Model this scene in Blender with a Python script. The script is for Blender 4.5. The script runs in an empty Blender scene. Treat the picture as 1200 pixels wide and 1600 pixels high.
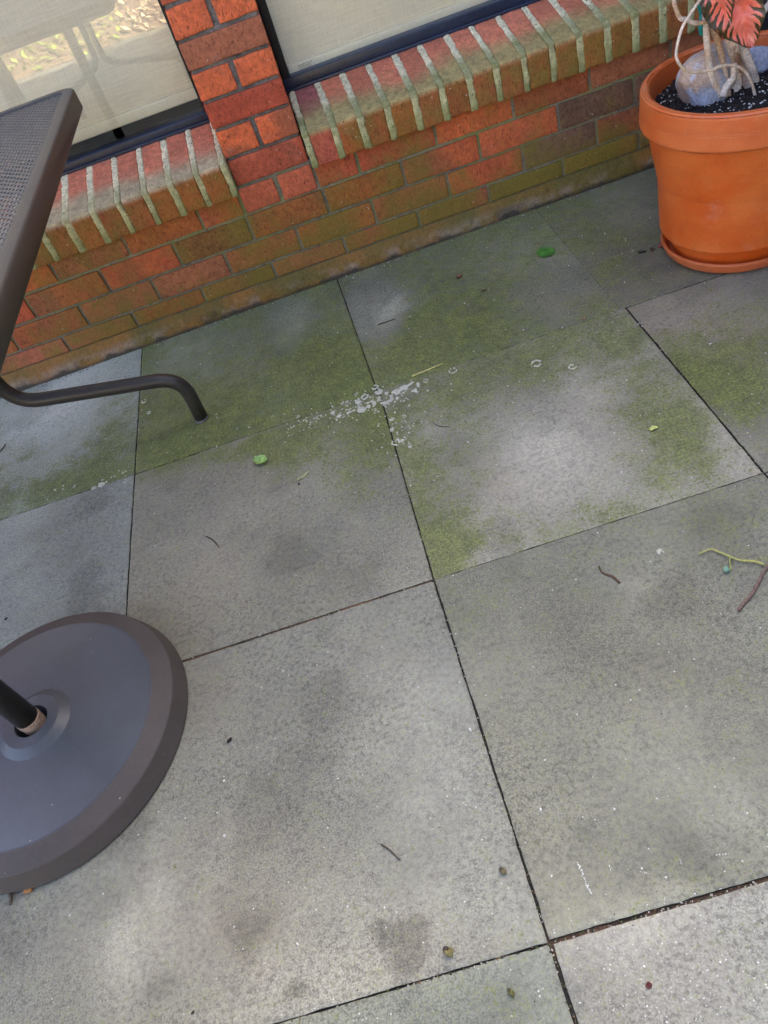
import bpy, math, random
import numpy as np
from mathutils import Matrix, Vector
R = math.radians
sc = bpy.context.scene
C = sc.collection

# ------------------------------------------------------------ camera
FPX = 1166.97                                        # focal length in pixels of a 1200 x 1600 picture
CAM = np.array([0.18641, -1.90925, 0.99148])
RC = np.array([[0.9471493, -0.1897363, -0.25866646],    # camera right
               [-0.31653671, -0.68368385, -0.65755677],  # camera down
               [-0.05208369, 0.70468186, -0.70760919]])  # camera forward
cam_d = bpy.data.cameras.new('camera'); cam = bpy.data.objects.new('camera', cam_d); C.objects.link(cam)
cam_d.sensor_fit = 'VERTICAL'; cam_d.sensor_height = 36.0; cam_d.lens = 36.0 * FPX / 1600
cam_d.clip_start = 0.02; cam_d.clip_end = 500
m = Matrix.Identity(4)
for i in range(3):
    m[i][0] = RC[0][i]; m[i][1] = -RC[1][i]; m[i][2] = -RC[2][i]; m[i][3] = CAM[i]
cam.matrix_world = m
sc.camera = cam

# ------------------------------------------------------------ sky, sun, exposure
SUN_EL, SUN_ROT = R(28), R(28)                       # the sun stands behind the house (+y, a little to the right); the patio lies in its shade
w = bpy.data.worlds.new('World'); sc.world = w; w.use_nodes = True
nt = w.node_tree
sky = nt.nodes.new('ShaderNodeTexSky'); sky.sky_type = 'NISHITA'; sky.sun_disc = False
sky.sun_elevation = SUN_EL; sky.sun_rotation = SUN_ROT
sky.air_density = .45; sky.dust_density = 7.0; sky.ozone_density = .1
bg = nt.nodes['Background']; bg.inputs['Strength'].default_value = 0.15
nt.links.new(sky.outputs[0], bg.inputs['Color'])
sl = bpy.data.lights.new('sun', 'SUN'); sl.energy = 5.0; sl.angle = R(0.5); sl.color = (1.0, .93, .82)
so = bpy.data.objects.new('sun', sl); C.objects.link(so)
so.rotation_euler = Vector((-math.sin(SUN_ROT) * math.cos(SUN_EL), -math.cos(SUN_ROT) * math.cos(SUN_EL), -math.sin(SUN_EL))).to_track_quat('-Z', 'Y').to_euler()
sc.view_settings.view_transform = 'Standard'; sc.view_settings.look = 'None'
sc.view_settings.exposure = 3.38; sc.view_settings.gamma = 1.0

# ------------------------------------------------------------ helpers
def at(u, v, ax, val):
    """the point of the plane (axis ax = val) seen at pixel u, v of the photograph"""
    d = RC.T @ np.array([(u - 600) / FPX, (v - 800) / FPX, 1.0])
    return CAM + d * ((val - CAM[ax]) / d[ax])
def fl(u, v, z=0.0): return at(u, v, 2, z)
def lin(r, g, b, k=1.0):
    f = lambda c: (c / 255 / 12.92 if c <= 10 else ((c / 255 + .055) / 1.055) ** 2.4) * k
    return np.array([f(r), f(g), f(b)])
def _hash(ix, iy, iz, seed):
    n = (ix * 374761393 + iy * 668265263 + iz * 2147483647 + seed * 1274126177) & 0xFFFFFFFF
    n = ((n ^ (n >> 13)) * 1274126177) & 0xFFFFFFFF
    n = ((n ^ (n >> 16)) * 2246822519) & 0xFFFFFFFF
    return ((n ^ (n >> 15)) & 0xFFFFFF) / float(0xFFFFFF)
def vnoise(P, scale, seed=0):
    P = np.asarray(P, float) * scale + 1000.5
    I = np.floor(P).astype(np.int64); F = P - I; F = F * F * (3 - 2 * F)
    out = 0
    for dx in (0, 1):
        for dy in (0, 1):
            for dz in (0, 1):
                wgt = (F[:, 0] if dx else 1 - F[:, 0]) * (F[:, 1] if dy else 1 - F[:, 1]) * (F[:, 2] if dz else 1 - F[:, 2])
                out = out + wgt * _hash(I[:, 0] + dx, I[:, 1] + dy, I[:, 2] + dz, seed)
    return out                                        # 0..1
def fbm(P, scale, seed=0, octv=4, gain=.5):
    s, a, t = 0, 1, 0
    for o in range(octv):
        s = s + a * vnoise(P, scale * 2 ** o, seed + 17 * o); t += a; a *= gain
    return s / t
def sstep(a, b, x):
    t = np.clip((x - a) / (b - a), 0, 1); return t * t * (3 - 2 * t)

class Acc:
    def __init__(s): s.v, s.f, s.c, s.mo, s.mi, s.n, s.uv = [], [], [], [], [], 0, []
    def add(s, V, F, col=(.5, .5, .5), moss=0.0, mi=0, uv=None):
        V = np.asarray(V, float); k = len(V)
        s.v.append(V); s.f += [tuple(i + s.n for i in f) for f in F]
        s.c.append(np.broadcast_to(np.asarray(col, float), (k, 3)))
        s.mo.append(np.broadcast_to(np.asarray(moss, float), (k,)))
        s.uv.append(np.zeros((k, 2)) if uv is None else np.asarray(uv, float))
        s.mi += [mi] * len(F); s.n += k
    def build(s, name, mats, parent=None, smooth=True, origin=None):
        V = np.concatenate(s.v); loc = np.zeros(3) if origin is None else np.asarray(origin, float)
        me = bpy.data.meshes.new(name)
        me.from_pydata((V - loc).tolist(), [], s.f)
        if not isinstance(mats, (list, tuple)): mats = [mats]
        for mm in mats: me.materials.append(mm)
        me.polygons.foreach_set('material_index', s.mi)
        me.polygons.foreach_set('use_smooth', [smooth] * len(s.f))
        a = me.attributes.new('col', 'FLOAT_COLOR', 'POINT')
        cc = np.concatenate(s.c); a.data.foreach_set('color', np.c_[cc, np.ones(len(cc))].ravel())
        a = me.attributes.new('moss', 'FLOAT', 'POINT'); a.data.foreach_set('value', np.concatenate(s.mo))
        uv = np.concatenate(s.uv)
        a = me.attributes.new('st', 'FLOAT_VECTOR', 'POINT'); a.data.foreach_set('vector', np.c_[uv, np.zeros(len(uv))].ravel())
        me.update(); me.validate()
        o = bpy.data.objects.new(name, me); C.objects.link(o)
        o.location = loc
        if parent is not None:
            o.parent = parent; o.matrix_parent_inverse = Matrix.Translation(-parent_loc(parent))
        return o
def parent_loc(p):
    l = Vector(p.location)
    q = p
    while q.parent is not None:
        break
    return WORLD.get(p.name, l)
WORLD = {}
def empty(name, loc):
    o = bpy.data.objects.new(name, None); C.objects.link(o); o.location = loc; o.empty_display_size = .05
    return o
def tag(o, label=None, cat=None, group=None, kind=None):
    if label: o['label'] = label
    if cat: o['category'] = cat
    if group: o['group'] = group
    if kind: o['kind'] = kind
    return o

def grid(nu, nv, fn):
    """V, F of a grid; fn maps (n,2) params in 0..1 to points"""
    a, b = np.meshgrid(np.linspace(0, 1, nu), np.linspace(0, 1, nv), indexing='ij')
    S = np.c_[a.ravel(), b.ravel()]
    F = [(i * nv + j, (i + 1) * nv + j, (i + 1) * nv + j + 1, i * nv + j + 1) for i in range(nu - 1) for j in range(nv - 1)]
    return fn(S), F, S
def block_vf(lo, hi, r, n):
    """rounded box as a surface lattice"""
    lo = np.array(lo, float); hi = np.array(hi, float)
    ax = []
    for k in range(3):
        L = hi[k] - lo[k]; rr = min(r, L * .45)
        mid = np.linspace(rr, L - rr, max(2, n[k]))
        ax.append(np.r_[0, rr * .35, mid, L - rr * .35, L])
    N = [len(a) for a in ax]; idx = {}; V = []; F = []
    def vid(i, j, k):
        key = (i, j, k)
        if key not in idx: idx[key] = len(V); V.append((ax[0][i], ax[1][j], ax[2][k]))
        return idx[key]
    for d in range(3):
        e, f = (d + 1) % 3, (d + 2) % 3
        for side in (0, N[d] - 1):
            for i in range(N[e] - 1):
                for j in range(N[f] - 1):
                    q = []
                    for (a, b) in ((i, j), (i + 1, j), (i + 1, j + 1), (i, j + 1)):
                        t = [0, 0, 0]; t[d] = side; t[e] = a; t[f] = b; q.append(vid(*t))
                    F.append(tuple(q if side else q[::-1]))
    V = np.array(V) + lo
    rr = np.minimum(r, (hi - lo) * .45)
    inner = np.clip(V, lo + rr, hi - rr); D = V - inner
    L = np.linalg.norm(D, axis=1, keepdims=True); L[L == 0] = 1
    V = inner + D / L * np.minimum(r, rr.min())
    return V, F, D / L
def tube_vf(pts, rad, n=12, caps=True):
    P = np.array(pts, float); k = len(P); rad = np.broadcast_to(np.asarray(rad, float), (k,))
    T = np.gradient(P, axis=0); T /= np.linalg.norm(T, axis=1, keepdims=True)
    up = np.array([0, 0, 1.0]) if abs(T[0][2]) < .9 else np.array([1.0, 0, 0])
    a = np.cross(T[0], up); a /= np.linalg.norm(a); V = []
    for i in range(k):
        a = a - T[i] * (a @ T[i]); a /= np.linalg.norm(a); b = np.cross(T[i], a)
        for j in range(n):
            t = 2 * math.pi * j / n; V.append(P[i] + rad[i] * (math.cos(t) * a + math.sin(t) * b))
    F = [(i * n + j, i * n + (j + 1) % n, (i + 1) * n + (j + 1) % n, (i + 1) * n + j) for i in range(k - 1) for j in range(n)]
    if caps:
        V += [P[0], P[-1]]
        F += [((j + 1) % n, j, k * n) for j in range(n)] + [((k - 1) * n + j, (k - 1) * n + (j + 1) % n, k * n + 1) for j in range(n)]
    return np.array(V), F
def smooth_path(pts, n=8):
    P = np.array(pts, float); P = np.vstack([2 * P[0] - P[1], P, 2 * P[-1] - P[-2]]); out = []
    for i in range(1, len(P) - 2):
        for t in np.linspace(0, 1, n, endpoint=False):
            a, b, c, d = P[i - 1], P[i], P[i + 1], P[i + 2]
            out.append(.5 * ((2 * b) + (c - a) * t + (2 * a - 5 * b + 4 * c - d) * t * t + (3 * b - a - 3 * c + d) * t ** 3))
    out.append(P[-2]); return np.array(out)
def lathe_vf(prof, n=96, c=(0, 0, 0)):
    k = len(prof); V = []
    for (r, z) in prof:
        for j in range(n):
            t = 2 * math.pi * j / n; V.append((c[0] + r * math.cos(t), c[1] + r * math.sin(t), c[2] + z))
    F = [(i * n + j, i * n + (j + 1) % n, (i + 1) * n + (j + 1) % n, (i + 1) * n + j) for i in range(k - 1) for j in range(n)]
    return np.array(V), F
def round_prof(pts, r=.003, n=4):
    """round the corners of a lathe profile"""
    out = [pts[0]]
    for i in range(1, len(pts) - 1):
        p0, p, p1 = (np.array(q, float) for q in pts[i - 1:i + 2])
        a = (p0 - p); b = (p1 - p); la, lb = np.linalg.norm(a), np.linalg.norm(b)
        rr = min(r, la * .45, lb * .45); A = p + a / la * rr; B = p + b / lb * rr
        out.append(tuple(A + (p0 - A) * min(.25, rr * .6 / max(la - rr, 1e-6))))
        for t in np.linspace(0, 1, n): out.append(tuple((1 - t) ** 2 * A + 2 * t * (1 - t) * p + t * t * B))
        out.append(tuple(B + (p1 - B) * min(.25, rr * .6 / max(lb - rr, 1e-6))))
    out.append(pts[-1]); return out

# ------------------------------------------------------------ materials
class NT:
    def __init__(s, name):
        s.m = bpy.data.materials.new(name); s.m.use_nodes = True; s.t = s.m.node_tree
        s.b = s.t.nodes['Principled BSDF']; s.out = s.t.nodes['Material Output']
    def n(s, kind, **kw):
        x = s.t.nodes.new(kind)
        for k, v in kw.items(): setattr(x, k, v)
        return x
    def l(s, a, b): s.t.links.new(a, b)
    def put(s, sock, v):
        if isinstance(v, bpy.types.NodeSocket): s.l(v, sock)
        else:
            try: sock.default_value = v
            except Exception: sock.default_value = (*v, 1.0) if len(v) == 3 else v
    def attr(s, name, out='Color'):
        return s.n('ShaderNodeAttribute', attribute_name=name).outputs[out]
    def coord(s): return s.n('ShaderNodeTexCoord').outputs['Object']
    def geo(s): return s.n('ShaderNodeNewGeometry').outputs['Position']
    def noise(s, scale, detail=4, rough=.55, vec=None, dist=0.0):
        x = s.n('ShaderNodeTexNoise'); x.inputs['Scale'].default_value = scale; x.inputs['Detail'].default_value = detail
        x.inputs['Roughness'].default_value = rough; x.inputs['Distortion'].default_value = dist
        s.l(vec if vec is not None else s.geo(), x.inputs['Vector']); return x.outputs[0]
    def math(s, op, a, b=0.0, c=None, clamp=False):
        x = s.n('ShaderNodeMath', operation=op, use_clamp=clamp); s.put(x.inputs[0], a); s.put(x.inputs[1], b)
        if c is not None: s.put(x.inputs[2], c)
        return x.outputs[0]
    def ramp(s, v, a, b, lo=0.0, hi=1.0):
        x = s.n('ShaderNodeMapRange', interpolation_type='SMOOTHSTEP'); s.put(x.inputs[0], v)
        x.inputs[1].default_value = a; x.inputs[2].default_value = b; x.inputs[3].default_value = lo; x.inputs[4].default_value = hi
        return x.outputs[0]
    def mix(s, f, a, b, mode='MIX'):
        x = s.n('ShaderNodeMix', data_type='RGBA', blend_type=mode); s.put(x.inputs[0], f); s.put(x.inputs[6], a); s.put(x.inputs[7], b)
        return x.outputs[2]
    def scale(s, col, f):
        x = s.n('ShaderNodeVectorMath', operation='SCALE'); s.put(x.inputs[0], col); s.put(x.inputs['Scale'], f); return x.outputs[0]
    def bump(s, h, strength=.5, dist=.002):
        x = s.n('ShaderNodeBump'); x.inputs['Strength'].default_value = strength; x.inputs['Distance'].default_value = dist
        s.l(h, x.inputs['Height']); s.l(x.outputs[0], s.b.inputs['Normal'])
    def fin(s, col=None, rough=.8, spec=.5, metal=0.0):
        if col is not None: s.put(s.b.inputs['Base Color'], col)
        s.put(s.b.inputs['Roughness'], rough); s.put(s.b.inputs['Specular IOR Level'], spec); s.put(s.b.inputs['Metallic'], metal)
        return s.m
def c4(r, g, b, k=1.0): return (*lin(r, g, b, k), 1.0)

def mat_slab():
    q = NT('bluestone'); col = q.attr('col'); moss = q.attr('moss', 'Fac')
    n1 = q.noise(380, 3, .7); n2 = q.noise(120, 5, .7); n3 = q.noise(28, 5, .65); n4 = q.noise(700, 2, .6)
    f = q.math('ADD', q.math('MULTIPLY', q.ramp(n1, .3, .7, -.34, .34), q.ramp(q.noise(4, 3), .35, .65, .35, 1.2)), q.ramp(n2, .3, .7, -.24, .24))
    f = q.math('ADD', f, q.ramp(n3, .3, .7, -.1, .1))
    f = q.math('ADD', f, 1.0)
    base = q.scale(col, f)
    pits = q.ramp(q.noise(240, 2, .5), .62, .72)
    base = q.mix(q.math('MULTIPLY', pits, .38), base, (.06, .058, .05, 1))
    dk = q.math('MULTIPLY', q.ramp(q.noise(135, 4, .62), .51, .63), q.ramp(q.noise(5, 4, .6), .38, .62, .12, .62))
    base = q.mix(dk, base, q.scale(col, .42))
    vo = q.n('ShaderNodeTexVoronoi'); vo.inputs['Scale'].default_value = 170; q.l(q.geo(), vo.inputs['Vector'])
    fl_ = q.math('MULTIPLY', q.ramp(vo.outputs['Distance'], .16, .08), q.ramp(q.noise(34, 2), .56, .66))
    base = q.mix(q.math('MULTIPLY', fl_, .55), base, (.55, .54, .48, 1))
    mm = q.math('ADD', moss, q.math('MULTIPLY', q.math('SUBTRACT', n2, .5), 2.6))
    mm = q.math('ADD', mm, q.math('MULTIPLY', q.math('SUBTRACT', n1, .5), 2.2))
    mm = q.math('ADD', mm, q.math('MULTIPLY', q.math('SUBTRACT', n3, .5), 2.0))
    mm = q.math('ADD', mm, q.math('MULTIPLY', q.math('SUBTRACT', q.noise(210, 3, .7), .5), 2.2))
    mf = q.ramp(mm, -.05, 1.0)
    green = q.mix(q.math('ADD', q.ramp(q.noise(16, 5, .7), .3, .7, 0, .6), q.ramp(n1, .35, .65, 0, .4)), (.094, .110, .031, 1), (.180, .206, .044, 1))
    green = q.scale(green, q.math('MULTIPLY', q.ramp(q.noise(190, 4, .75), .32, .68, .55, 1.5), q.ramp(q.noise(48, 4, .7), .3, .7, .78, 1.25)))
    c = q.mix(q.math('MULTIPLY', mf, .84), base, green)
    q.bump(q.math('ADD', q.math('ADD', n1, q.math('MULTIPLY', n2, 1.6)), q.math('MULTIPLY', n4, .5)), .55, .0012)
    return q.fin(c, q.ramp(n2, .3, .7, .62, .85), .35)
def mat_brick():
    q = NT('brick'); col = q.attr('col'); moss = q.attr('moss', 'Fac')
    n1 = q.noise(260, 4, .7); n2 = q.noise(70, 5, .7); n3 = q.noise(22, 4, .6)
    vec = q.n('ShaderNodeVectorMath', operation='MULTIPLY'); q.l(q.geo(), vec.inputs[0]); vec.inputs[1].default_value = (1, 1, .32)
    pit = q.noise(300, 3, .6, vec.outputs[0])
    base = q.scale(col, q.math('ADD', q.ramp(n2, .25, .75, .72, 1.28), q.ramp(n1, .3, .7, -.12, .12)))
    base = q.mix(q.math('MULTIPLY', q.ramp(pit, .58, .68), .6), base, (.05, .022, .012, 1))
    base = q.mix(q.math('MULTIPLY', q.ramp(n3, .58, .75), .22), base, (.33, .22, .17, 1))
    mm = q.math('ADD', moss, q.math('MULTIPLY', q.math('SUBTRACT', n3, .5), 1.1))
    mm = q.math('ADD', mm, q.math('MULTIPLY', q.math('SUBTRACT', n2, .5), .5))
    g = q.mix(q.ramp(n1, .35, .7), (.155, .112, .016, 1), (.225, .190, .030, 1))
    c = q.mix(q.math('MULTIPLY', q.ramp(mm, .15, 1.0), .85), base, g)
    vo = q.n('ShaderNodeTexVoronoi'); vo.inputs['Scale'].default_value = 60; q.l(q.geo(), vo.inputs['Vector'])
    sp = q.math('MULTIPLY', q.ramp(vo.outputs['Distance'], .1, .05), q.ramp(q.noise(15, 1), .5, .6))
    c = q.mix(sp, c, (.62, .55, .46, 1))
    q.bump(q.math('SUBTRACT', q.math('ADD', n2, n1), q.math('MULTIPLY', q.ramp(pit, .55, .7), .9)), .7, .0016)
    return q.fin(c, .78, .35)
def mat_mortar():
    q = NT('mortar'); col = q.attr('col'); moss = q.attr('moss', 'Fac')
    n1 = q.noise(420, 3, .7); n2 = q.noise(90, 5, .7); n3 = q.noise(30, 4)
    base = q.scale(col, q.math('ADD', q.ramp(n2, .25, .75, .68, 1.3), q.ramp(n1, .3, .7, -.2, .2)))
    base = q.mix(q.math('MULTIPLY', q.ramp(q.noise(150, 2), .63, .7), .75), base, (.03, .03, .028, 1))
    mm = q.math('ADD', moss, q.math('MULTIPLY', q.math('SUBTRACT', n3, .5), .9))
    c = q.mix(q.math('MULTIPLY', q.ramp(mm, .1, 1.0), .85), base, (.19, .20, .055, 1))
    q.bump(q.math('ADD', n1, n2), .8, .002)
    return q.fin(c, .9, .25)
def mat_plain(name, col, rough=.6, spec=.5, nscale=120, namp=.15, bump=.2, metal=0.0, bdist=.0006):
    q = NT(name); n1 = q.noise(nscale, 4, .6); n2 = q.noise(nscale * .12, 3)
    f = q.math('ADD', q.ramp(n1, .3, .7, 1 - namp, 1 + namp), q.ramp(n2, .3, .7, -namp * .7, namp * .7))
    if bump: q.bump(n1, bump, bdist)
    return q.fin(q.scale(col, f), rough, spec, metal)
def mat_attr(name, rough=.7, spec=.4, nscale=200, namp=.25, bump=.4):
    q = NT(name); n1 = q.noise(nscale, 4, .65)
    q.bump(n1, bump, .0008)
    return q.fin(q.scale(q.attr('col'), q.ramp(n1, .3, .7, 1 - namp, 1 + namp)), rough, spec)

M_SLAB, M_BRICK, M_MORTAR = mat_slab(), mat_brick(), mat_mortar()
M_ATTR = mat_attr('natural')
M_BRONZE = mat_plain('bronze_metal', (.036, .031, .027), .40, .5, 300, .08, .08)
M_MESH = mat_plain('mesh_metal', (.105, .097, .086), .5, .5, 300, .08, .05)
M_NAVY = mat_plain('navy_frame', (.012, .020, .042), .32, .5, 90, .25, .08)
M_BLACK = mat_plain('black_frame', (.010, .010, .011), .35, .5, 90, .2, .05)
M_DARK = mat_plain('dark_room', (.012, .012, .012), .9, .2, 30, .2, 0)

# ------------------------------------------------------------ ground and patio
random.seed(4); rng = np.random.default_rng(4)
A = Acc(); V, F, S = grid(2, 2, lambda s: np.c_[(s - .5) * 160, np.full(len(s), -.03)]); A.add(V, F, (.05, .04, .03))
tag(A.build('ground', M_ATTR, smooth=False), kind='structure')
# joint fill below the slabs: soil, rust coloured in places
def joint_col(P):
    n = fbm(P, 9, 5); c = np.array([.012, .010, .008]) + np.outer(sstep(.45, .75, n), [.03, .018, .008])
    rust = np.exp(-((P[:, 1] + 1.113) / .02) ** 2) * (P[:, 0] < .16) + np.exp(-((P[:, 1] + 1.677) / .02) ** 2) * (P[:, 0] > .16) * .8
    return c + np.outer(rust * sstep(.25, .7, fbm(P, 25, 6)), [.20, .095, .045])
def jf(s):
    P = np.c_[-2.4 + s[:, 0] * 4.8, -3.7 + s[:, 1] * 3.75, np.zeros(len(s))]
    P[:, 2] = -.0052 + .0030 * (fbm(P, 60, 3) - .5) + .0034 * np.exp(-((P[:, 1] + 1.113) / .02) ** 2) * (P[:, 0] < .164); return P
A = Acc(); V, F, S = grid(360, 280, jf); A.add(V, F, joint_col(V))
tag(A.build('joint_soil', M_ATTR), kind='structure')

# tiles: corner x on each joint, per row; rows of y
YR = [-.004, -.5585, -1.1125, -1.6765, -2.24, -2.80, -3.36, -3.62]
def tile_corners(c, r):
    # column c: 0 = the one between the two long joints left of the middle
    base = {-1: -.98, 0: -.409, 1: .1640, 2: .7370, 3: 1.310}
    def xj(k, y_i, row):
        if k in (0, 1, 2):
            tab = {0: [-.4122, -.4082, -.4045, -.4045], 1: [.1603, .1705, .1640, .1645], 2: [.7262, .7275, .7372, .7372]}[k]
            x = tab[min(y_i, 3)]
            if k == 2 and row >= 1 and y_i == 1: x = .7405
            if k == 1 and row >= 1 and y_i == 1: x = .1745
            return x
        return .164 + (k - 1) * .573
    q = []
    for (dk, dy) in ((0, 0), (1, 0), (1, 1), (0, 1)):
        x = xj(c + dk, r + dy, r); y = YR[r + dy]
        if r + dy > 0: y += -.005 * (x - .16)
        q.append((x, y))
    return q
T = lambda *a: lin(*a) * np.array([1.035, 1.0, .885]) * .96
# tone of each slab (as a grey or greenish stone colour), base moss, and patches: (u, v, radius px, amount) or (u1, v1, u2, v2, radius, amount)
TILES = {
 (-1, 0): dict(t=T(158, 166, 164), m=.25, moss=[(150, 745, 55, .55), (60, 775, 205, 738, 16, .6), (20, 795, 60, .5), (180, 690, 45, .4), (110, 610, 70, -.4), (60, 660, 50, -.2), (30, 720, 40, .1)], light=[(150, 585, 60, .22), (60, 640, 60, .15)]),
 (-1, 1): dict(t=T(148, 152, 150), m=-.1, moss=[(60, 810, 40, .1)], light=[(30, 900, 90, .12), (120, 840, 50, -.1), (140, 960, 50, -.05)], pink=[(120, 850, 60, .3)]),
 (0, 0): dict(t=T(132, 138, 122), m=.72, moss=[(290, 545, 60, -.45), (455, 505, 40, -.55), (530, 470, 40, -.2), (560, 580, 60, .4), (330, 650, 90, .25), (480, 620, 80, .25), (240, 700, 400, 660, 26, .2), (390, 500, 60, -.3)], light=[(300, 560, 60, .1), (462, 500, 26, .25), (430, 500, 50, -.1), (500, 530, 50, -.14)]),
 (0, 1): dict(t=T(143, 141, 132), m=-.1, moss=[(430, 690, 620, 640, 42, .95), (600, 690, 45, .65), (560, 745, 50, .4), (225, 738, 400, 698, 15, .7), (470, 720, 50, .3), (640, 790, 40, .15)], light=[(500, 730, 50, .14), (560, 840, 80, -.05), (300, 800, 80, -.04), (640, 900, 50, .05), (230, 985, 60, -.1), (330, 900, 60, .06)], pink=[(400, 800, 80, .5), (330, 900, 60, .3)]),
 (1, 0): dict(t=T(132, 134, 122), m=.62, moss=[(585, 485, 46, -.95), (560, 450, 50, -.2), (700, 550, 70, .25), (640, 545, 50, .25), (860, 465, 55, -.45), (930, 420, 45, -.35), (700, 470, 50, .05), (760, 410, 60, -.05), (800, 520, 60, .15)], light=[(620, 470, 598, 500, 10, .3), (600, 480, 40, .05), (720, 470, 70, -.18), (760, 520, 60, -.12), (900, 430, 60, -.12), (680, 430, 50, -.1)], pink=[(830, 470, 960, 480, 16, .8), (920, 420, 40, .4)]),
 (1, 1): dict(t=T(163, 160, 150), m=.22, moss=[(615, 660, 690, 880, 46, .65), (690, 850, 45, .35), (690, 600, 960, 520, 46, .6), (1040, 650, 70, .55), (1080, 690, 50, .4), (1010, 740, 50, .3), (900, 725, 80, -.55), (820, 740, 60, -.3), (870, 650, 60, -.3), (740, 855, 1000, 790, 26, .3), (1150, 700, 45, -.35), (780, 878, 40, -.4), (740, 700, 50, .2), (1090, 780, 40, .1), (950, 800, 40, .35)], light=[(600, 620, 960, 505, 34, -.16), (850, 710, 60, .18), (920, 620, 45, .12), (790, 600, 60, -.12), (1130, 700, 40, .12), (900, 600, 80, -.05), (700, 760, 50, -.16), (980, 620, 60, -.1), (1030, 590, 60, -.1)], pink=[(800, 760, 70, .2)]),
 (2, 0): dict(t=T(120, 118, 108), m=.14, moss=[(890, 335, 60, .45), (860, 400, 40, .25), (950, 330, 50, .1), (960, 440, 50, .1)], light=[(980, 330, 50, .12), (940, 300, 50, .12), (1010, 400, 60, -.14), (960, 380, 40, -.05)], pink=[(980, 430, 60, .35)]),
 (2, 1): dict(t=T(130, 127, 117), m=.18, moss=[(1110, 590, 60, .7), (1160, 560, 60, .35), (1060, 560, 40, .3), (1040, 510, 50, -.25), (1170, 690, 50, -.25), (1190, 620, 40, .2)], light=[(1100, 480, 50, .14), (1090, 620, 50, -.3), (1020, 500, 40, .08), (1180, 480, 40, .08), (1170, 700, 40, .12)], pink=[(1000, 500, 1150, 520, 40, .9)]),
 (0, 2): dict(t=T(146, 146, 139), m=-.12, moss=[], light=[(400, 1100, 80, -.05), (560, 1050, 90, .03), (640, 1130, 70, .05), (640, 1485, 30, -.40), (378, 1448, 32, -.28), (250, 1540, 18, -.30), (462, 1543, 14, -.36), (597, 1462, 15, -.35), (500, 1520, 90, .14), (300, 1430, 90, .12), (760, 1350, 70, .05), (150, 1450, 80, .2), (100, 1560, 40, -.1), (480, 1280, 70, -.07), (330, 1290, 60, -.07), (690, 1440, 60, .12), (420, 1215, 16, -.2), (560, 1260, 50, -.04), (800, 1450, 40, .08)], pink=[(560, 1080, 80, .25), (350, 1080, 50, .3), (300, 1330, 100, .2), (640, 1485, 36, .5), (375, 1450, 50, .5)]),
 (1, 2): dict(t=T(134, 134, 124), m=-.10, moss=[(720, 930, 60, .3), (1140, 790, 70, .35), (900, 850, 70, .2), (1000, 830, 60, .15)], light=[(985, 935, 26, .16), (1080, 840, 50, -.06), (880, 950, 60, -.1), (900, 1030, 60, -.08), (1060, 1120, 60, .1), (1160, 1170, 60, .12), (980, 1330, 40, -.05), (910, 1295, 14, -.22), (1120, 1420, 900, 1450, 30, .22), (1130, 1260, 40, .12), (1000, 1200, 70, .03), (740, 1060, 50, .05), (1040, 1010, 60, -.05), (1180, 900, 50, -.08)], pink=[(1050, 950, 60, .2), (900, 1000, 60, .1)]),
 (0, 3): dict(t=T(136, 141, 134), m=-.12, moss=[(600, 1580, 60, .1), (780, 1540, 60, .12)], light=[(680, 1540, 760, 1515, 26, .2), (660, 1575, 34, -.18), (840, 1500, 40, .1)], pink=[]),
 (1, 3): dict(t=T(147, 147, 142), m=-.12, moss=[], light=[(880, 1500, 1190, 1400, 26, .14), (960, 1560, 50, -.08), (1150, 1500, 60, .02)], pink=[(1030, 1520, 90, .15)]),
}
def patch(P, lst):
    s = np.zeros(len(P)); P = P.copy()
    for k_ in (0, 1): P[:, k_] += (fbm(P, 14, 201 + k_, 4) - .5) * .075
    for e in lst:
        if len(e) == 4: a = b = fl(e[0], e[1]); r, amt = e[2], e[3]
        else: a, b = fl(e[0], e[1]), fl(e[2], e[3]); r, amt = e[4], e[5]
        c = (a + b) / 2; D = c - CAM; dist = np.linalg.norm(D); k = dist / FPX
        sx = r * k; sy = r * k / (abs(D[2]) / dist)
        Q = (P[:, :2] - a[:2]) / [sx, sy]; W = (b - a)[:2] / [sx, sy]; L = W @ W
        t = np.clip(Q @ W / L, 0, 1) if L > 1e-9 else np.zeros(len(P))
        d = np.linalg.norm(Q - np.outer(t, W), axis=1)
        s += amt * np.exp(-(d * .95) ** (5.5 if (amt <= -.35 and r < 55) else 2.4))
    return s
A = Acc()
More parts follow.
